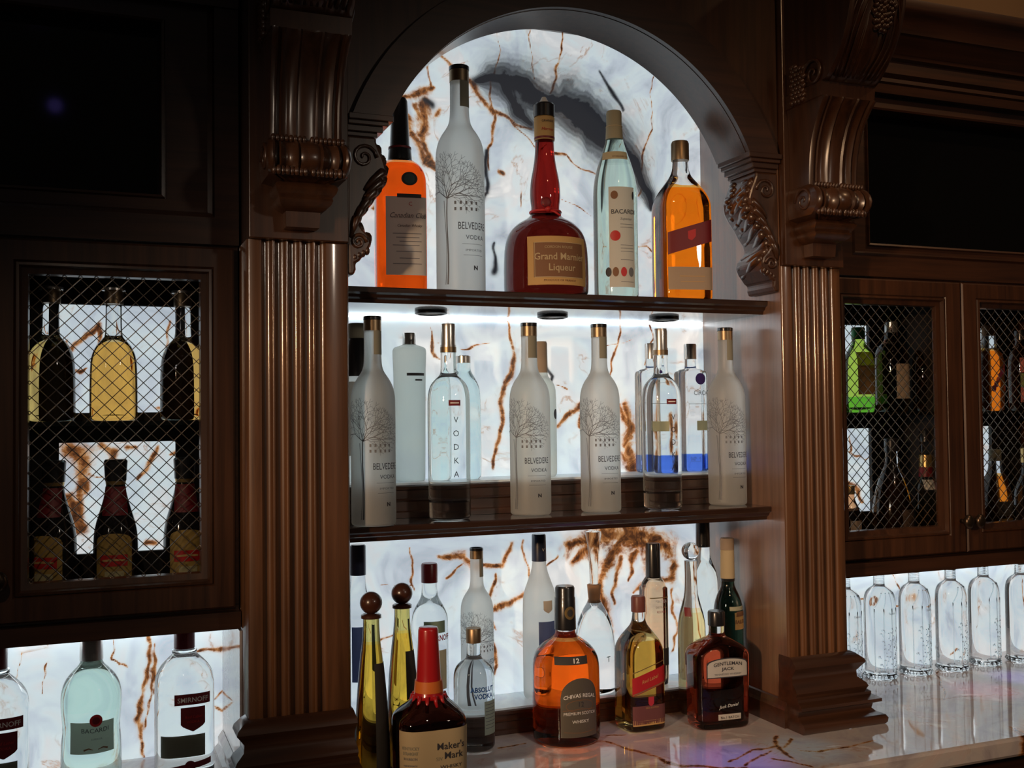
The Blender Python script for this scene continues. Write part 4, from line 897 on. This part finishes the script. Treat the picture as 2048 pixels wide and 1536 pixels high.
def blue_square(label, loc, dark=False):
    B = Body([(0, .022), (0, .026), (.004, .0285), (.010, .029), (.195, .029), (.206, .0285), (.212, .024), (.214, .014), (.216, .0118), (.238, .0115), (.240, .0115, 1), (.240, .004, 1)], n=lambda z: 5 if z < .21 else 2, it=1)
    t = bottle('clear_bottle', label, loc, B, glass('blue_based_glass', (.93, .95, .96), (.10, .22, .85), .036), 'blue based square bottles')
    cap(t, [(.234, .011), (.234, .0130), (.264, .0130), (.266, .012)], SILV, 'cap'); patch(t, B, -.006, .018, .180, .204, mat('violet_seal', (.035, .02, .16), .4), 'round_seal', shape='oval')
    text(t, B, 'CÎROC', .008, .158, .0145, INK, .85); ribbons(t, B, [[(-.022, .140, .0008), (.028, .140, .0008)]], INKG, 'printed_line')
    patch(t, B, -.004, .024, .085, .105, paper('grape_print', (.66, .60, .34), .4), 'grape_print'); return t
blue_square('square clear bottle with cobalt base and violet seal, right end of back row', (1.1759, .222, LG))
blue_square('square bottle with cobalt base mostly hidden behind the right gold capped bottle', (1.0826, .222, LG))

# --- counter, front row
def agave(label, loc):
    B = Body([(0, .020), (0, .0235), (.004, .0275), (.02, .0285), (.08, .0275), (.15, .0235), (.21, .0180), (.235, .0145), (.262, .0128), (.278, .0128), (.280, .0128, 1), (.280, .004, 1)], n=2.6)
    t = bottle('tequila_bottle', label, loc, B, glass('gold_tequila', (.74, .62, .20), (.86, .52, .06), .235), 'tall slim tequila bottles')
    cap(t, [(.276, .012), (.276, .0165), (.281, .0165), (.283, .013)], BALL, 'collar'); MB().ball((0, 0, .3005), .0182, 24, 16).build('ball_stopper', BALL, t, smooth=True)
    patch(t, B, .000, .034, .02, .205, BLACKP, 'label', nu=14, nz=20); return t
agave('slim golden tequila bottle with dark ball stopper, nearest the left pilaster', (.430, .0, .0005))
agave('slim golden tequila bottle with ball stopper, behind the red wax bottle', (.5015, .068, .0005))
B = Body([(0, .040), (0, .048), (.004, .054), (.012, .0555), (.108, .0570), (.121, .0560), (.130, .050), (.139, .041), (.148, .030), (.156, .0225), (.17, .0185), (.21, .0160), (.245, .0150), (.250, .0150, 1), (.250, .004, 1)], n=lambda z: 3.6 if z < .12 else max(2, 3.6-(z-.12)*60), depth=.88)
t = bottle('bourbon_bottle', 'squat dark bourbon bottle with dripping red wax neck and cream label', (.513, -.045, .0005), B, glass('dark_bourbon', (.12, .025, .012), (.10, .02, .010), .2), rz=-.02)
wx = Body([(.150, .0262), (.155, .0245), (.168, .0212), (.19, .0196), (.235, .0170), (.258, .0162), (.262, .0150)], it=0); w_ = MB().add(*wx.mesh(36))
for k in range(13):
    a = 2*math.pi*k/13; dz = .006+.012*((k*7) % 5)/4; w_.tube([(.0255*math.cos(a), .0255*math.sin(a), .156), (.0285*math.cos(a), .0280*math.sin(a), .152-dz*.5), (.0345*math.cos(a), .0330*math.sin(a), .146-dz)], .0036, 7, .75)
w_.build('wax_dip', WAX, t, smooth=True); cap(t, [(.160, .0232), (.160, .0238), (.178, .0222), (.178, .021)], mat('orange_tape', (.62, .16, .03), .4), 'tear_strip')
patch(t, B, -.068, .060, .030, .110, CREAM, 'label', nu=30); text(t, B, "Maker's", .022, .079, .0155, INK, 1.0, bold=.012); text(t, B, 'Mark', .026, .064, .0155, INK, 1.0, bold=.012); text(t, B, 'WHISKY', .022, .049, .0080, INK, 1.25); text(t, B, 'SIV', .002, .062, .0085, GREYLAB, 1)
text(t, B, 'KENTUCKY', -.045, .082, .0070, GREYLAB, .8, bold=.02); text(t, B, 'STRAIGHT', -.045, .074, .0070, GREYLAB, .8, bold=.02); text(t, B, 'BOURBON', -.045, .066, .0060, INKG, .8); text(t, B, 'HANDMADE', -.045, .056, .0042, INKG)
B = Body([(0, .028), (0, .0325), (.003, .0365), (.010, .0375), (.120, .0375), (.135, .0370), (.147, .033), (.155, .025), (.160, .0165), (.166, .0130), (.190, .0130), (.192, .0130, 1), (.192, .004, 1)])
t = bottle('clear_bottle', 'clear bottle with blue lettering and short neck standing on the counter', (.656, .137, .0005), B, G_CLEAR, rz=-.15); cap(t, [(.190, .012), (.190, .0140), (.214, .0140), (.216, .013)], BRONZE, 'cap')
text(t, B, 'ABSOLUT', .010, .108, .0125, BLUEI, .88, bold=.03); text(t, B, 'VODKA', .012, .096, .0125, BLUEI, .88, bold=.03); patch(t, B, .012, .044, .030, .090, PALEG, 'back_label'); 
for z in (.084, .078, .072, .066, .060, .054, .048, .042): ribbons(t, B, [[(.014, z, .0011), (.040, z, .0011)]], INKG, 'small_print')
B = Body([(0, .048), (0, .055), (.004, .0615), (.012, .0630), (.120, .0630), (.145, .0622), (.162, .057), (.176, .045), (.186, .031), (.192, .0215), (.200, .0182), (.225, .0178), (.230, .0178, 1), (.230, .004, 1)])
t = bottle('whisky_bottle', 'big round orange whisky bottle with arched silver label and black neck', (.830, .114, .0005), B, glass('orange_whisky', (.95, .93, .9), (1, .13, .008), .186), seg=64, rz=-.28)
cap(t, [(.204, .0186), (.204, .0205), (.262, .0192), (.264, .0182), (.280, .0185), (.284, .0165)], BLKCAP, 'neck_sleeve'); NB = Body([(.2, .0206), (.262, .0194)], it=0); patch(t, NB, -.004, .018, .224, .248, GOLD, 'medallion', .0006, shape='oval'); patch(t, NB, .001, .013, .229, .243, BLACKP, 'medallion_centre', .001, shape='oval')
patch(t, B, -.020, .056, .020, .126, mat('pewter_label', (.13, .112, .088), .4, metal=.3), 'label', arch=.036, nu=30, nz=20); patch(t, B, -.030, .034, .150, .164, BLACKP, 'neck_label', nu=22); text(t, B, '12', .010, .153, .0115, WHITEI, 1.2, bold=.02)
text(t, B, 'CHIVAS REGAL', .018, .092, .0098, WHITEI, 1, bold=.012, arc=4.0); text(t, B, 'PREMIUM SCOTCH', .018, .061, .0078, WHITEI, 1, arc=1.5); text(t, B, 'WHISKY', .018, .046, .0082, WHITEI, 1.1, arc=1.5); text(t, B, '12', .018, .075, .0130, INK, 1)
for ln in ([(.018+.028*math.cos(a), .076+.011*math.sin(a), .0010) for a in np.linspace(0, 6.28, 24)], [(-.014, .030, .0010), (.018, .028, .0010), (.050, .030, .0010)], [(-.016, .068, .0010), (.018, .071, .0010), (.050, .068, .0010)]): ribbons(t, B, [ln], BRNPIC, 'label_scroll', .001)
t, B = square_whisky('whisky_bottle', 'square whisky bottle with slanted red label, on the counter', (.992, .127, .0005), .755, glass('dark_amber', (.95, .93, .9), (.62, .33, .05), .170), mat('cap_brown', (.16, .05, .04), .4), mat('slanted_red', (.42, .015, .02), .5), paper('purple_brown_label', (.15, .05, .05), .1), slope=.30)
patch(t, B, -.034, .036, .0125, .0240, BUFF, 'foot_label'); ribbons(t, B, [[(-.034, .071, .0022), (.036, .092, .0022)], [(-.034, .112, .0016), (.036, .133, .0016)]], GOLD, 'gold_edging'); text(t, B, 'Red Label', .002, .096, .0098, BUFF, .9, shear=.3, italic=.2)
text(t, B, 'OLD SCOTCH', .006, .044, .0044, BUFF, 1); patch(t, B, -.002, .010, .048, .066, mat('red_figure', (.45, .03, .05), .5), 'striding_mark', .001, shape='shield')
B = Body([(0, .048), (0, .052), (.003, .0548), (.008, .0560), (.130, .0585), (.142, .0570), (.152, .049), (.160, .037), (.167, .024), (.171, .0165), (.178, .0150), (.19, .0150), (.192, .0150, 1), (.192, .004, 1)], n=lambda z: 4.2 if z < .145 else max(2, 4.2-(z-.145)*90), depth=lambda z: .66 if z < .14 else min(1, .66+(z-.14)*11))
t = bottle('whiskey_bottle', 'broad flat red brown whiskey bottle with black cap and arched white label', (1.138, .080, .0005), B, glass('red_brown_whiskey', (.92, .88, .84), (.52, .075, .03), .166), rz=-.10)
cap(t, [(.191, .014), (.191, .0165), (.216, .0165), (.219, .0150)], BLKCAP, 'cap'); patch(t, B, -.041, .047, .098, .136, INK, 'label', .0005, arch=.011, nu=26); patch(t, B, -.039, .045, .100, .134, WHITEP, 'label_field', .0009, arch=.011, nu=26)
text(t, B, 'GENTLEMAN', .003, .1225, .0095, INK, 1.1, bold=.015, arc=3, off=.0014); text(t, B, 'JACK', .003, .1125, .0085, INK, 1.3, bold=.02, arc=2, off=.0014); text(t, B, 'TENNESSEE WHISKEY', .003, .1035, .0050, INKG, 1.2, off=.0014)
text(t, B, 'Jack Daniel', .004, .042, .0088, WHITEI, 1, shear=.1, italic=.3); patch(t, B, -.018, .030, .018, .029, WHITEP, 'lower_label'); text(t, B, 'No.1 BATCH', .006, .0205, .0070, INK, 1, off=.0014)
B = Body([(0, .024), (.004, .029), (.012, .030), (.190, .030), (.215, .0285), (.235, .022), (.247, .0160), (.255, .0130), (.30, .0125), (.335, .0122), (.337, .0122, 1), (.337, .004, 1)])
t = bottle('cream_liqueur_bottle', 'dark green liqueur bottle with cream neck label beside the wooden side', (1.2115, .150, .0005), B, glass('dark_green_glass', (.010, .030, .020)))
cap(t, [(.268, .0135), (.268, .0146), (.325, .0138), (.326, .013)], CREAM, 'neck_label'); cap(t, [(.326, .0128), (.326, .0142), (.346, .0142), (.349, .013)], TAUPE, 'cap'); cap(t, [(.262, .0140), (.268, .0145), (.268, .013)], BLKCAP, 'neck_band')
patch(t, B, -.014, .030, .206, .214, paper('gold_ribbon', (.5, .5, .36)), 'ribbon_label'); patch(t, B, -.004, .032, .168, .202, BUFF, 'label'); text(t, B, 'BAILEYS', .012, .180, .0110, BRNPIC, .8, bold=.02); patch(t, B, 0, .028, .194, .204, BRNPIC, 'landscape_print', .001)
# --- counter back row on the riser
RT = .0506
B = Body([(0, .020), (.004, .024), (.20, .024), (.225, .018), (.245, .0135), (.30, .0130), (.302, .0130, 1), (.302, .004, 1)])
t = bottle('clear_bottle', 'clear bottle with navy cap and blue print by the left pilaster', (.4650, .235, RT), B, G_CLEAR); cap(t, [(.262, .013), (.262, .0148), (.316, .0148), (.318, .013)], NAVY, 'capsule'); patch(t, B, -.018, .024, .07, .17, BLUEP, 'label')
B = Body([(0, .030), (.004, .034), (.012, .035), (.160, .035), (.180, .0335), (.196, .026), (.210, .0175), (.222, .0145), (.245, .0140), (.247, .0140, 1), (.247, .004, 1)])
t = bottle('clear_bottle', 'clear spirit bottle with dark red cap behind the ball stoppered tequila', (.6010, .228, RT), B, G_CLEAR); cap(t, [(.240, .0145), (.240, .0155), (.273, .0155), (.276, .014)], REDCAP, 'cap'); text(t, B, 'SMIRNOFF', .010, .136, .0150, REDI, .72, bold=.03)
patch(t, B, -.022, .022, .150, .172, mat('green_print', (.20, .30, .22), .6), 'label_band'); patch(t, B, -.024, .026, .045, .118, CREAM, 'label')
B = Body([(0, .030), (.004, .033), (.012, .034), (.180, .034), (.205, .031), (.228, .0225), (.246, .0160), (.262, .0135), (.295, .0128), (.297, .0128, 1), (.297, .004, 1)])
t = bottle('frosted_bottle', 'frosted bottle with navy capsule and blue picture, behind the orange whisky', (.8290, .232, RT), B, FROST); cap(t, [(.266, .0135), (.266, .0146), (.316, .0140), (.319, .013)], NAVY, 'capsule'); text(t, Body([(.26, .0148), (.32, .0142)], it=0), 'V', .003, .286, .0085, WHITEI)
patch(t, B, -.016, .030, .105, .152, BLUEP, 'picture'); text(t, B, 'GREY GOOSE', .004, .090, .0075, BLUEI, .8); patch(t, B, -.006, .014, .168, .192, paper('bird_print', (.50, .42, .32)), 'bird_print', shape='shield')
B = Body([(0, .030), (0, .036), (.004, .041), (.020, .0425), (.070, .042), (.110, .039), (.140, .033), (.162, .0235), (.172, .0170), (.180, .0130), (.182, .0130, 1), (.182, .004, 1)])
t = bottle('decanter', 'clear bell shaped decanter with cork and long glass stopper', (.9459, .226, RT), B, G_CLEAR); cap(t, [(.176, .0095), (.176, .0110), (.212, .0140), (.213, .012)], CORK, 'cork')
cap(t, [(.2135, .006), (.2135, .0080), (.235, .0085), (.262, .0100), (.290, .0125), (.312, .0165), (.318, .016), (.320, .010)], glass('stopper_glass', (.92, .90, .86)), 'glass_stopper'); text(t, B, 'T', .010, .065, .016, INKG)
B = Body([(0, .022), (.004, .0255), (.19, .0255), (.206, .0240), (.216, .0165), (.220, .0140), (.25, .0138), (.252, .0138, 1), (.252, .004, 1)], n=lambda z: 4 if z < .2 else 2.2)
t = bottle('liqueur_bottle', 'amber tinted square bottle with black capsule and pale capital letters', (1.0850, .232, RT), B, glass('tan_liquor', (.90, .74, .58), (.86, .58, .36), .21)); cap(t, [(.216, .0142), (.216, .0155), (.284, .0150), (.287, .014)], BLKCAP, 'capsule')
text(t, B, 'MASTER', .003, .168, .0085, WHITEI, .85); text(t, B, 'DISTILLER', .003, .157, .0058, BRNPIC); text(t, B, 'RESERVE', .003, .147, .0070, REDI, .8); patch(t, B, -.022, .022, .177, .179, GOLD, 'gold_line'); patch(t, B, -.020, .022, .04, .075, BLACKP, 'lower_label')
B = Body([(0, .022), (.004, .0275), (.012, .0285), (.170, .0285), (.195, .0255), (.220, .0185), (.238, .0135), (.268, .0120), (.304, .0125), (.306, .0125, 1), (.306, .004, 1)])
t = bottle('tequila_bottle', 'pale yellow tequila bottle with clear glass ball stopper, on the counter', (1.1340, .165, .0005), B, glass('pale_tequila', (.95, .93, .86), (.90, .78, .40), .205)); MB().ball((0, 0, .3255), .0178, 22, 16).build('ball_stopper', glass('ball_glass', (.90, .90, .88), rough=.08), t, smooth=True)
text(t, B, 'TEQUILA', .004, .150, .0060, INKG, 1.1); patch(t, B, -.028, -.014, .198, .215, MAROON, 'hang_tag', .002)
B = Body([(0, .026), (.004, .0305), (.20, .0305), (.222, .027), (.242, .0175), (.258, .0138), (.30, .0135), (.302, .0135, 1), (.302, .004, 1)])
t = bottle('clear_bottle', 'clear bottle with black capsule standing behind the glass ball stopper', (1.2080, .236, RT), B, G_CLEAR); cap(t, [(.272, .0138), (.272, .0150), (.325, .0146), (.327, .013)], BLKCAP, 'capsule')

# --- left wing of the counter
B = Body([(0, .036), (0, .042), (.004, .0465), (.012, .0475), (.070, .0468), (.100, .0440), (.114, .0455), (.140, .0475), (.160, .0465), (.178, .040), (.192, .028), (.200, .0195), (.208, .0165), (.235, .0155), (.237, .0155, 1), (.237, .004, 1)])
t = bottle('rum_bottle', 'pale green rum bottle with grey cap and square label, under the left cabinet', (.0065, .200, .0005), B, glass('mint_glass', (.70, .90, .82), (.76, .93, .86), .118)); cap(t, [(.208, .0166), (.208, .0185), (.250, .0178), (.252, .0165)], SILV, 'cap')
patch(t, B, -.035, .038, .066, .116, PALEG, 'label', nu=22); text(t, B, 'BACARDI', .006, .0985, .0105, INK, 1, arc=-2.5); patch(t, B, -.003, .017, .108, .128, REDI, 'round_seal', .001, shape='oval'); patch(t, B, .001, .013, .112, .124, MAROON, 'bat_mark', .0014, shape='oval')
text(t, B, 'SUPERIOR', .008, .087, .0040, INKG, 1); ribbons(t, B, [[(-.012, .072, .003), (-.004, .0745, .002), (.002, .072, .001)], [(.010, .072, .001), (.018, .0745, .002), (.026, .072, .003)]], BRNPIC, 'scrolls'); patch(t, B, -.026, .034, .0, .034, PALEG, 'lower_label')
def smir(label, loc, rz=0):
    B = Body([(0, .036), (0, .043), (.004, .0475), (.012, .0485), (.150, .0485), (.172, .047), (.188, .037), (.200, .0245), (.207, .0175), (.215, .0160), (.225, .0160, 1), (.225, .004, 1)], n=lambda z: 3 if z < .16 else 2)
    t = bottle('vodka_bottle', label, loc, B, G_CLEAR, 'clear bottles with dark red labels', rz=rz); cap(t, [(.214, .0155), (.214, .0172), (.246, .0172), (.249, .0155)], REDCAP, 'cap'); cap(t, [(.207, .0185), (.207, .0205), (.212, .0205), (.212, .018)], G_CLEAR, 'neck_ring')
    patch(t, B, -.020, .040, .128, .146, MAROON, 'label'); text(t, B, 'SMIRNOFF', .010, .1325, .0115, WHITEI, .95, bold=.01); patch(t, B, -.010, .030, .084, .124, MAROON, 'shield_label', shape='shield'); text(t, B, 'Red Label', .010, .106, .0070, REDI, 1, italic=.3, off=.0015); text(t, B, 'VODKA', .010, .098, .0060, REDI)
    patch(t, B, -.044, .030, .042, .078, GREYLAB, 'back_label', -.0010); patch(t, B, -.030, .042, .022, .032, MAROON, 'foot_band', shear=.14); patch(t, B, -.004, .014, .018, .036, MAROON, 'band_seal', .001, shape='oval'); text(t, B, 'TRIPLE DISTILLED', -.014, .0235, .0045, REDI, .8); return t
smir('clear vodka bottle with dark red cap and shield label, beside the left pilaster', (.154, .200, .0005))
smir('clear vodka bottle with shield label, cut off by the left photo edge', (-.134, .165, .0005), .1)

# --- right wing: identical embossed clear bottles
def embossed():
    B = Body([(0, .024), (0, .030), (.003, .0345), (.008, .036), (.014, .0350), (.158, .0350), (.178, .0345), (.194, .030), (.203, .021), (.207, .0140), (.211, .0120), (.258, .0118), (.260, .0118, 1), (.260, .004, 1)])
    t = bottle('embossed_bottle', '', (0, 0, 0), B, G_CLEAR2, 'embossed clear bottles under the right cabinet'); r = MB()
    for a in (-1.05, -.45, .15, .75, 1.35):
        u = a*.0345; r.tube([B.surf(u, .160-.140*i/8, .0002) for i in range(9)], .0011, 5)
        r.tube([B.surf(u*(1-i*.07), .160+.0044*i, .0002) for i in range(9)], .0009, 5)
    for k in range(26):
        u0, z0 = (k*37 % 13-6)*.0045, .022+(k*29 % 11)*.0085; r.tube([B.surf(u0+.004*math.cos(i*.7+k)*(1-i/12), z0+.005*math.sin(i*.7+k)*(1-i/12)+.001*i, .0002) for i in range(9)], .0010, 5)
    for q in range(6): r.tube([(.0122*math.cos(a), .0122*math.sin(a), .213+.004*q) for a in np.linspace(0, 6.28, 16)], .0007, 5)
    r.build('embossing', G_CLEAR2, t, smooth=True)
    text(t, B, 'Tequila', .004, .147, .0070, INKG, 1, italic=.3); cap(t, [(.232, .0120), (.232, .0132), (.266, .0132), (.268, .012)], SILV, 'cap')
    bs = MB()
    for k in range(16): a = 2*math.pi*k/16; bs.ball((.0335*math.cos(a), .0335*math.sin(a), .0065), .0048, 8, 6)
    bs.build('faceted_foot', G_CLEAR2, t, smooth=True); return t
e0 = embossed(); e0['label'] = 'embossed clear bottle touching the right pilaster base, mostly hidden'; e0.location = (1.578, .240, .0005)
for i, (x, y, lb) in enumerate(((1.674, .240, 'embossed clear bottle nearest the right pilaster, wholly in view'), (1.773, .238, 'embossed clear bottle backed by an amber vein, second in view'), (1.876, .232, 'embossed clear bottle, middle one of those in full view'), (1.985, .240, 'embossed clear bottle in front of violet reflections, beside the cut off one'), (2.090, .228, 'embossed clear bottle cut off by the right photo edge'))):
    c = copy_thing(e0, (x, y, .0005), lb, e0['group'], .2*i)

# --- inside the left cabinet
GZ = .6026
def tequila(label, x, y, liq, fill=.125):
    B = Body([(0, .028), (0, .033), (.004, .0368), (.012, .0375), (.085, .0370), (.108, .0345), (.124, .027), (.134, .018), (.140, .0130), (.180, .0125), (.195, .0125), (.197, .0125, 1), (.197, .004, 1)], k=1.0)
    t = bottle('tequila_bottle', label, (x, y, GZ), B, glass('gold_liquor', (.95, .96, .95), liq, .128), 'round tequila bottles on the glass shelf'); cap(t, [(.192, .0125), (.192, .0150), (.212, .0150), (.216, .013)], BRONZE, 'cap'); cap(t, [(.214, .013), (.214, .0185), (.218, .0185), (.219, .016)], SILV, 'cap_rim'); return t
tequila('golden round shouldered bottle on the glass shelf, before the lit stone', .040, .155, (.98, .52, .11))
tequila('round shouldered dark gold bottle at left on the glass shelf, left cabinet', -.055, .165, (.80, .56, .18))
tequila('round shouldered dark gold bottle at right on the glass shelf, left cabinet', .150, .165, (.90, .52, .14))
def fizz(label, x, y):
    B = Body([(0, .026), (0, .031), (.003, .0345), (.010, .035), (.105, .035), (.130, .0325), (.155, .025), (.180, .0178), (.200, .0145), (.222, .0140), (.224, .0140, 1), (.224, .004, 1)])
    t = bottle('dark_liqueur_bottle', label, (x, y, .3), B, mat('near_black_glass', (.012, .010, .010), .08), 'dark bottles with gold labels on the cabinet floor')
    cap(t, [(.205, .0150), (.205, .0168), (.215, .0172), (.237, .0185), (.240, .016)], BLKCAP, 'cap'); cap(t, [(.199, .0152), (.205, .0160), (.205, .014)], GOLD, 'neck_ring')
    patch(t, B, -.024, .020, .150, .196, MAROON, 'neck_label'); lb = patch(t, B, -.034, .026, .012, .122, paper('old_gold_label', (.42, .27, .07), .1), 'label', arch=.012, nu=24); patch(t, B, -.026, .018, .070, .088, REDI, 'red_print', .001); patch(t, B, -.018, .012, .030, .062, paper('pale_print', (.48, .42, .22), .1), 'pale_print', .001); ribbons(t, B, [[(-.022, .079, .0030), (-.004, .0805, .0036), (.014, .079, .0030)]], BUFF, 'small_print', .0014); return t
f0 = fizz('dark bottle with gold label and red neck at centre, left cabinet floor', .043, .150)
copy_thing(f0, (-.050, .165, .3), 'dark bottle with gold label at left, left cabinet floor', f0['group'], -.35); copy_thing(f0, (.152, .160, .3), 'dark bottle with gold label at right, left cabinet floor', f0['group'], .15)
B = Body([(0, .024), (.004, .030), (.110, .030), (.150, .022), (.185, .014), (.23, .013), (.232, .013, 1), (.232, .004, 1)])
# --- inside the right cabinet
def generic(name, label, loc, prof, m, capm, cz, cr, n=2.0, labels=(), **k):
    B = Body(prof, n=n, **k); t = bottle(name, label, loc, B, m); cap(t, [(cz[0], cr*.9), (cz[0], cr), (cz[1]-.002, cr), (cz[1], cr*.9)], capm, 'cap')
    for a in labels: patch(t, B, *a[:5], a[5] if len(a) > 5 else 'label', .0006 if len(a) < 7 else a[6])
    return t, B
generic('liqueur_bottle', 'green and yellow liqueur bottle beside the right pilaster, on the glass shelf', (1.618, .225, GZ), [(0, .030), (.004, .034), (.110, .034), (.130, .030), (.150, .018), (.160, .0135), (.185, .0130), (.187, .013, 1), (.187, .004, 1)], glass('lime_liqueur', (.50, .70, .10), (.16, .55, .04), .035, rough=.10), mat('green_cap', (.05, .32, .08), .35), (.165, .192), .015,
        labels=((-.026, .032, .040, .105, BRNPIC), (-.026, .032, .100, .135, paper('yellow_green_print', (.40, .42, .05), .3), 'upper_label')))
generic('whisky_bottle', 'dark whisky bottle with a plain square taupe label, on the glass shelf', (1.690, .200, GZ), [(0, .028), (.004, .0325), (.125, .0330), (.145, .029), (.158, .018), (.165, .0135), (.188, .013), (.190, .013, 1), (.190, .004, 1)], glass('very_dark_amber', (.30, .16, .12), (.10, .035, .02), .13), SILV, (.180, .205), .0145, n=3, labels=((-.016, .030, .030, .108, TAUPE),))
generic('liqueur_bottle', 'amber bottle with gold figure and small label, by the cabinet stile', (1.778, .195, GZ), [(0, .022), (.004, .0265), (.100, .0275), (.125, .023), (.140, .015), (.150, .0125), (.180, .012), (.182, .012, 1), (.182, .004, 1)], glass('amber_small', (.8, .5, .2), (.62, .26, .05), .2), GOLD, (.165, .196), .0135, labels=((-.014, .014, .058, .082, TAUPE), (.004, .024, .020, .098, GOLD, 'gold_figure', .001)))
t, B = generic('spirit_bottle', 'orange liqueur bottle with purple flower print on the right door shelf', (1.985, .205, GZ), [(0, .024), (.004, .0285), (.118, .0295), (.134, .026), (.144, .019), (.152, .0150), (.185, .0140), (.187, .014, 1), (.187, .004, 1)], glass('vivid_orange', (.85, .88, .92), (1, .22, .012), .142, rough=.16), CORK, (.178, .203), .0150, n=3)
for k in range(9): patch(t, B, (k*5 % 9)*.006-.022, (k*5 % 9)*.006-.010, .045+.010*(k*4 % 7), .060+.010*(k*4 % 7), [FLORAL, PINKP, FLORAL][k % 3], 'flower_print', .0008+.0002*(k % 3), shape='oval', nu=8, nz=6)
generic('spirit_bottle', 'brown patterned bottle at the far right of the glass shelf', (2.070, .190, GZ), [(0, .026), (.004, .030), (.120, .031), (.140, .026), (.152, .016), (.160, .0135), (.175, .013), (.177, .013, 1), (.177, .004, 1)], glass('brownish', (.5, .3, .2), (.35, .15, .10), .2), BLKCAP, (.168, .192), .0145, labels=((-.028, .028, .09, .125, PINKP), (-.028, .028, .02, .055, PINKP), (-.028, .028, .056, .088, GRNPIC)))
generic('whisky_bottle', 'wide shouldered dark whisky bottle with slanted label, right cabinet floor', (1.665, .180, .3), [(0, .036), (.004, .0425), (.070, .0445), (.110, .040), (.150, .030), (.178, .018), (.190, .0135), (.230, .013), (.232, .013, 1), (.232, .004, 1)], glass('burnt_amber', (.90, .91, .95), (.95, .30, .02), .148, rough=.08), BLKCAP, (.215, .245), .0150, labels=((-.010, .040, .050, .088, mat('slanted_dark', (.05, .03, .02), .5)),))
t, B = generic('spirit_bottle', 'slim clear bottle with gold and red top, beside the door stile', (1.758, .175, .3), [(0, .020), (.004, .0240), (.125, .0245), (.142, .021), (.152, .0145), (.165, .0125), (.235, .012), (.237, .012, 1), (.237, .004, 1)], glass('olive_liquor', (.8, .82, .8), (.30, .27, .16), .125), BLKCAP, (.235, .262), .0130, labels=((-.022, .004, .128, .150, WHITEP), (.004, .024, .128, .150, REDI)))
cap(t, [(.178, .0125), (.178, .0150), (.205, .0145), (.206, .013)], GOLD, 'gold_foil'); cap(t, [(.156, .0160), (.178, .0150), (.178, .013)], MAROON, 'red_foil')
generic('whisky_bottle', 'orange shouldered bottle with slanted label, behind the far right door', (1.985, .195, .3), [(0, .026), (.004, .031), (.090, .0325), (.120, .030), (.150, .020), (.165, .0135), (.195, .0125), (.197, .012, 1), (.197, .004, 1)], glass('orange_amber', (.92, .93, .95), (1, .26, .02), .15, rough=.16), GREYLAB, (.185, .212), .0140, n=3, labels=((-.024, .030, .058, .092, BLACKP), (-.020, .024, .030, .052, GOLD, 'gold_label')))
generic('cream_liqueur_bottle', 'dark bottle with pink oval label at the far right, cabinet floor', (2.062, .170, .3), [(0, .028), (.004, .034), (.100, .0345), (.125, .030), (.150, .018), (.160, .0150), (.200, .0145), (.202, .014, 1), (.202, .004, 1)], mat('near_black_glass_b', (.012, .010, .012), .08), GOLD, (.180, .215), .0165, labels=((-.020, .024, .030, .078, PINKP),))
generic('spirit_bottle', 'small brown bottle by the right pilaster on the cabinet floor', (1.600, .245, .3), [(0, .022), (.004, .025), (.07, .0255), (.09, .020), (.105, .012), (.125, .011), (.127, .011, 1), (.127, .004, 1)], glass('brown_small', (.8, .4, .2), (.6, .2, .08), .08), GOLD, (.118, .138), .0125, labels=((-.016, .020, .015, .06, TAUPE),))
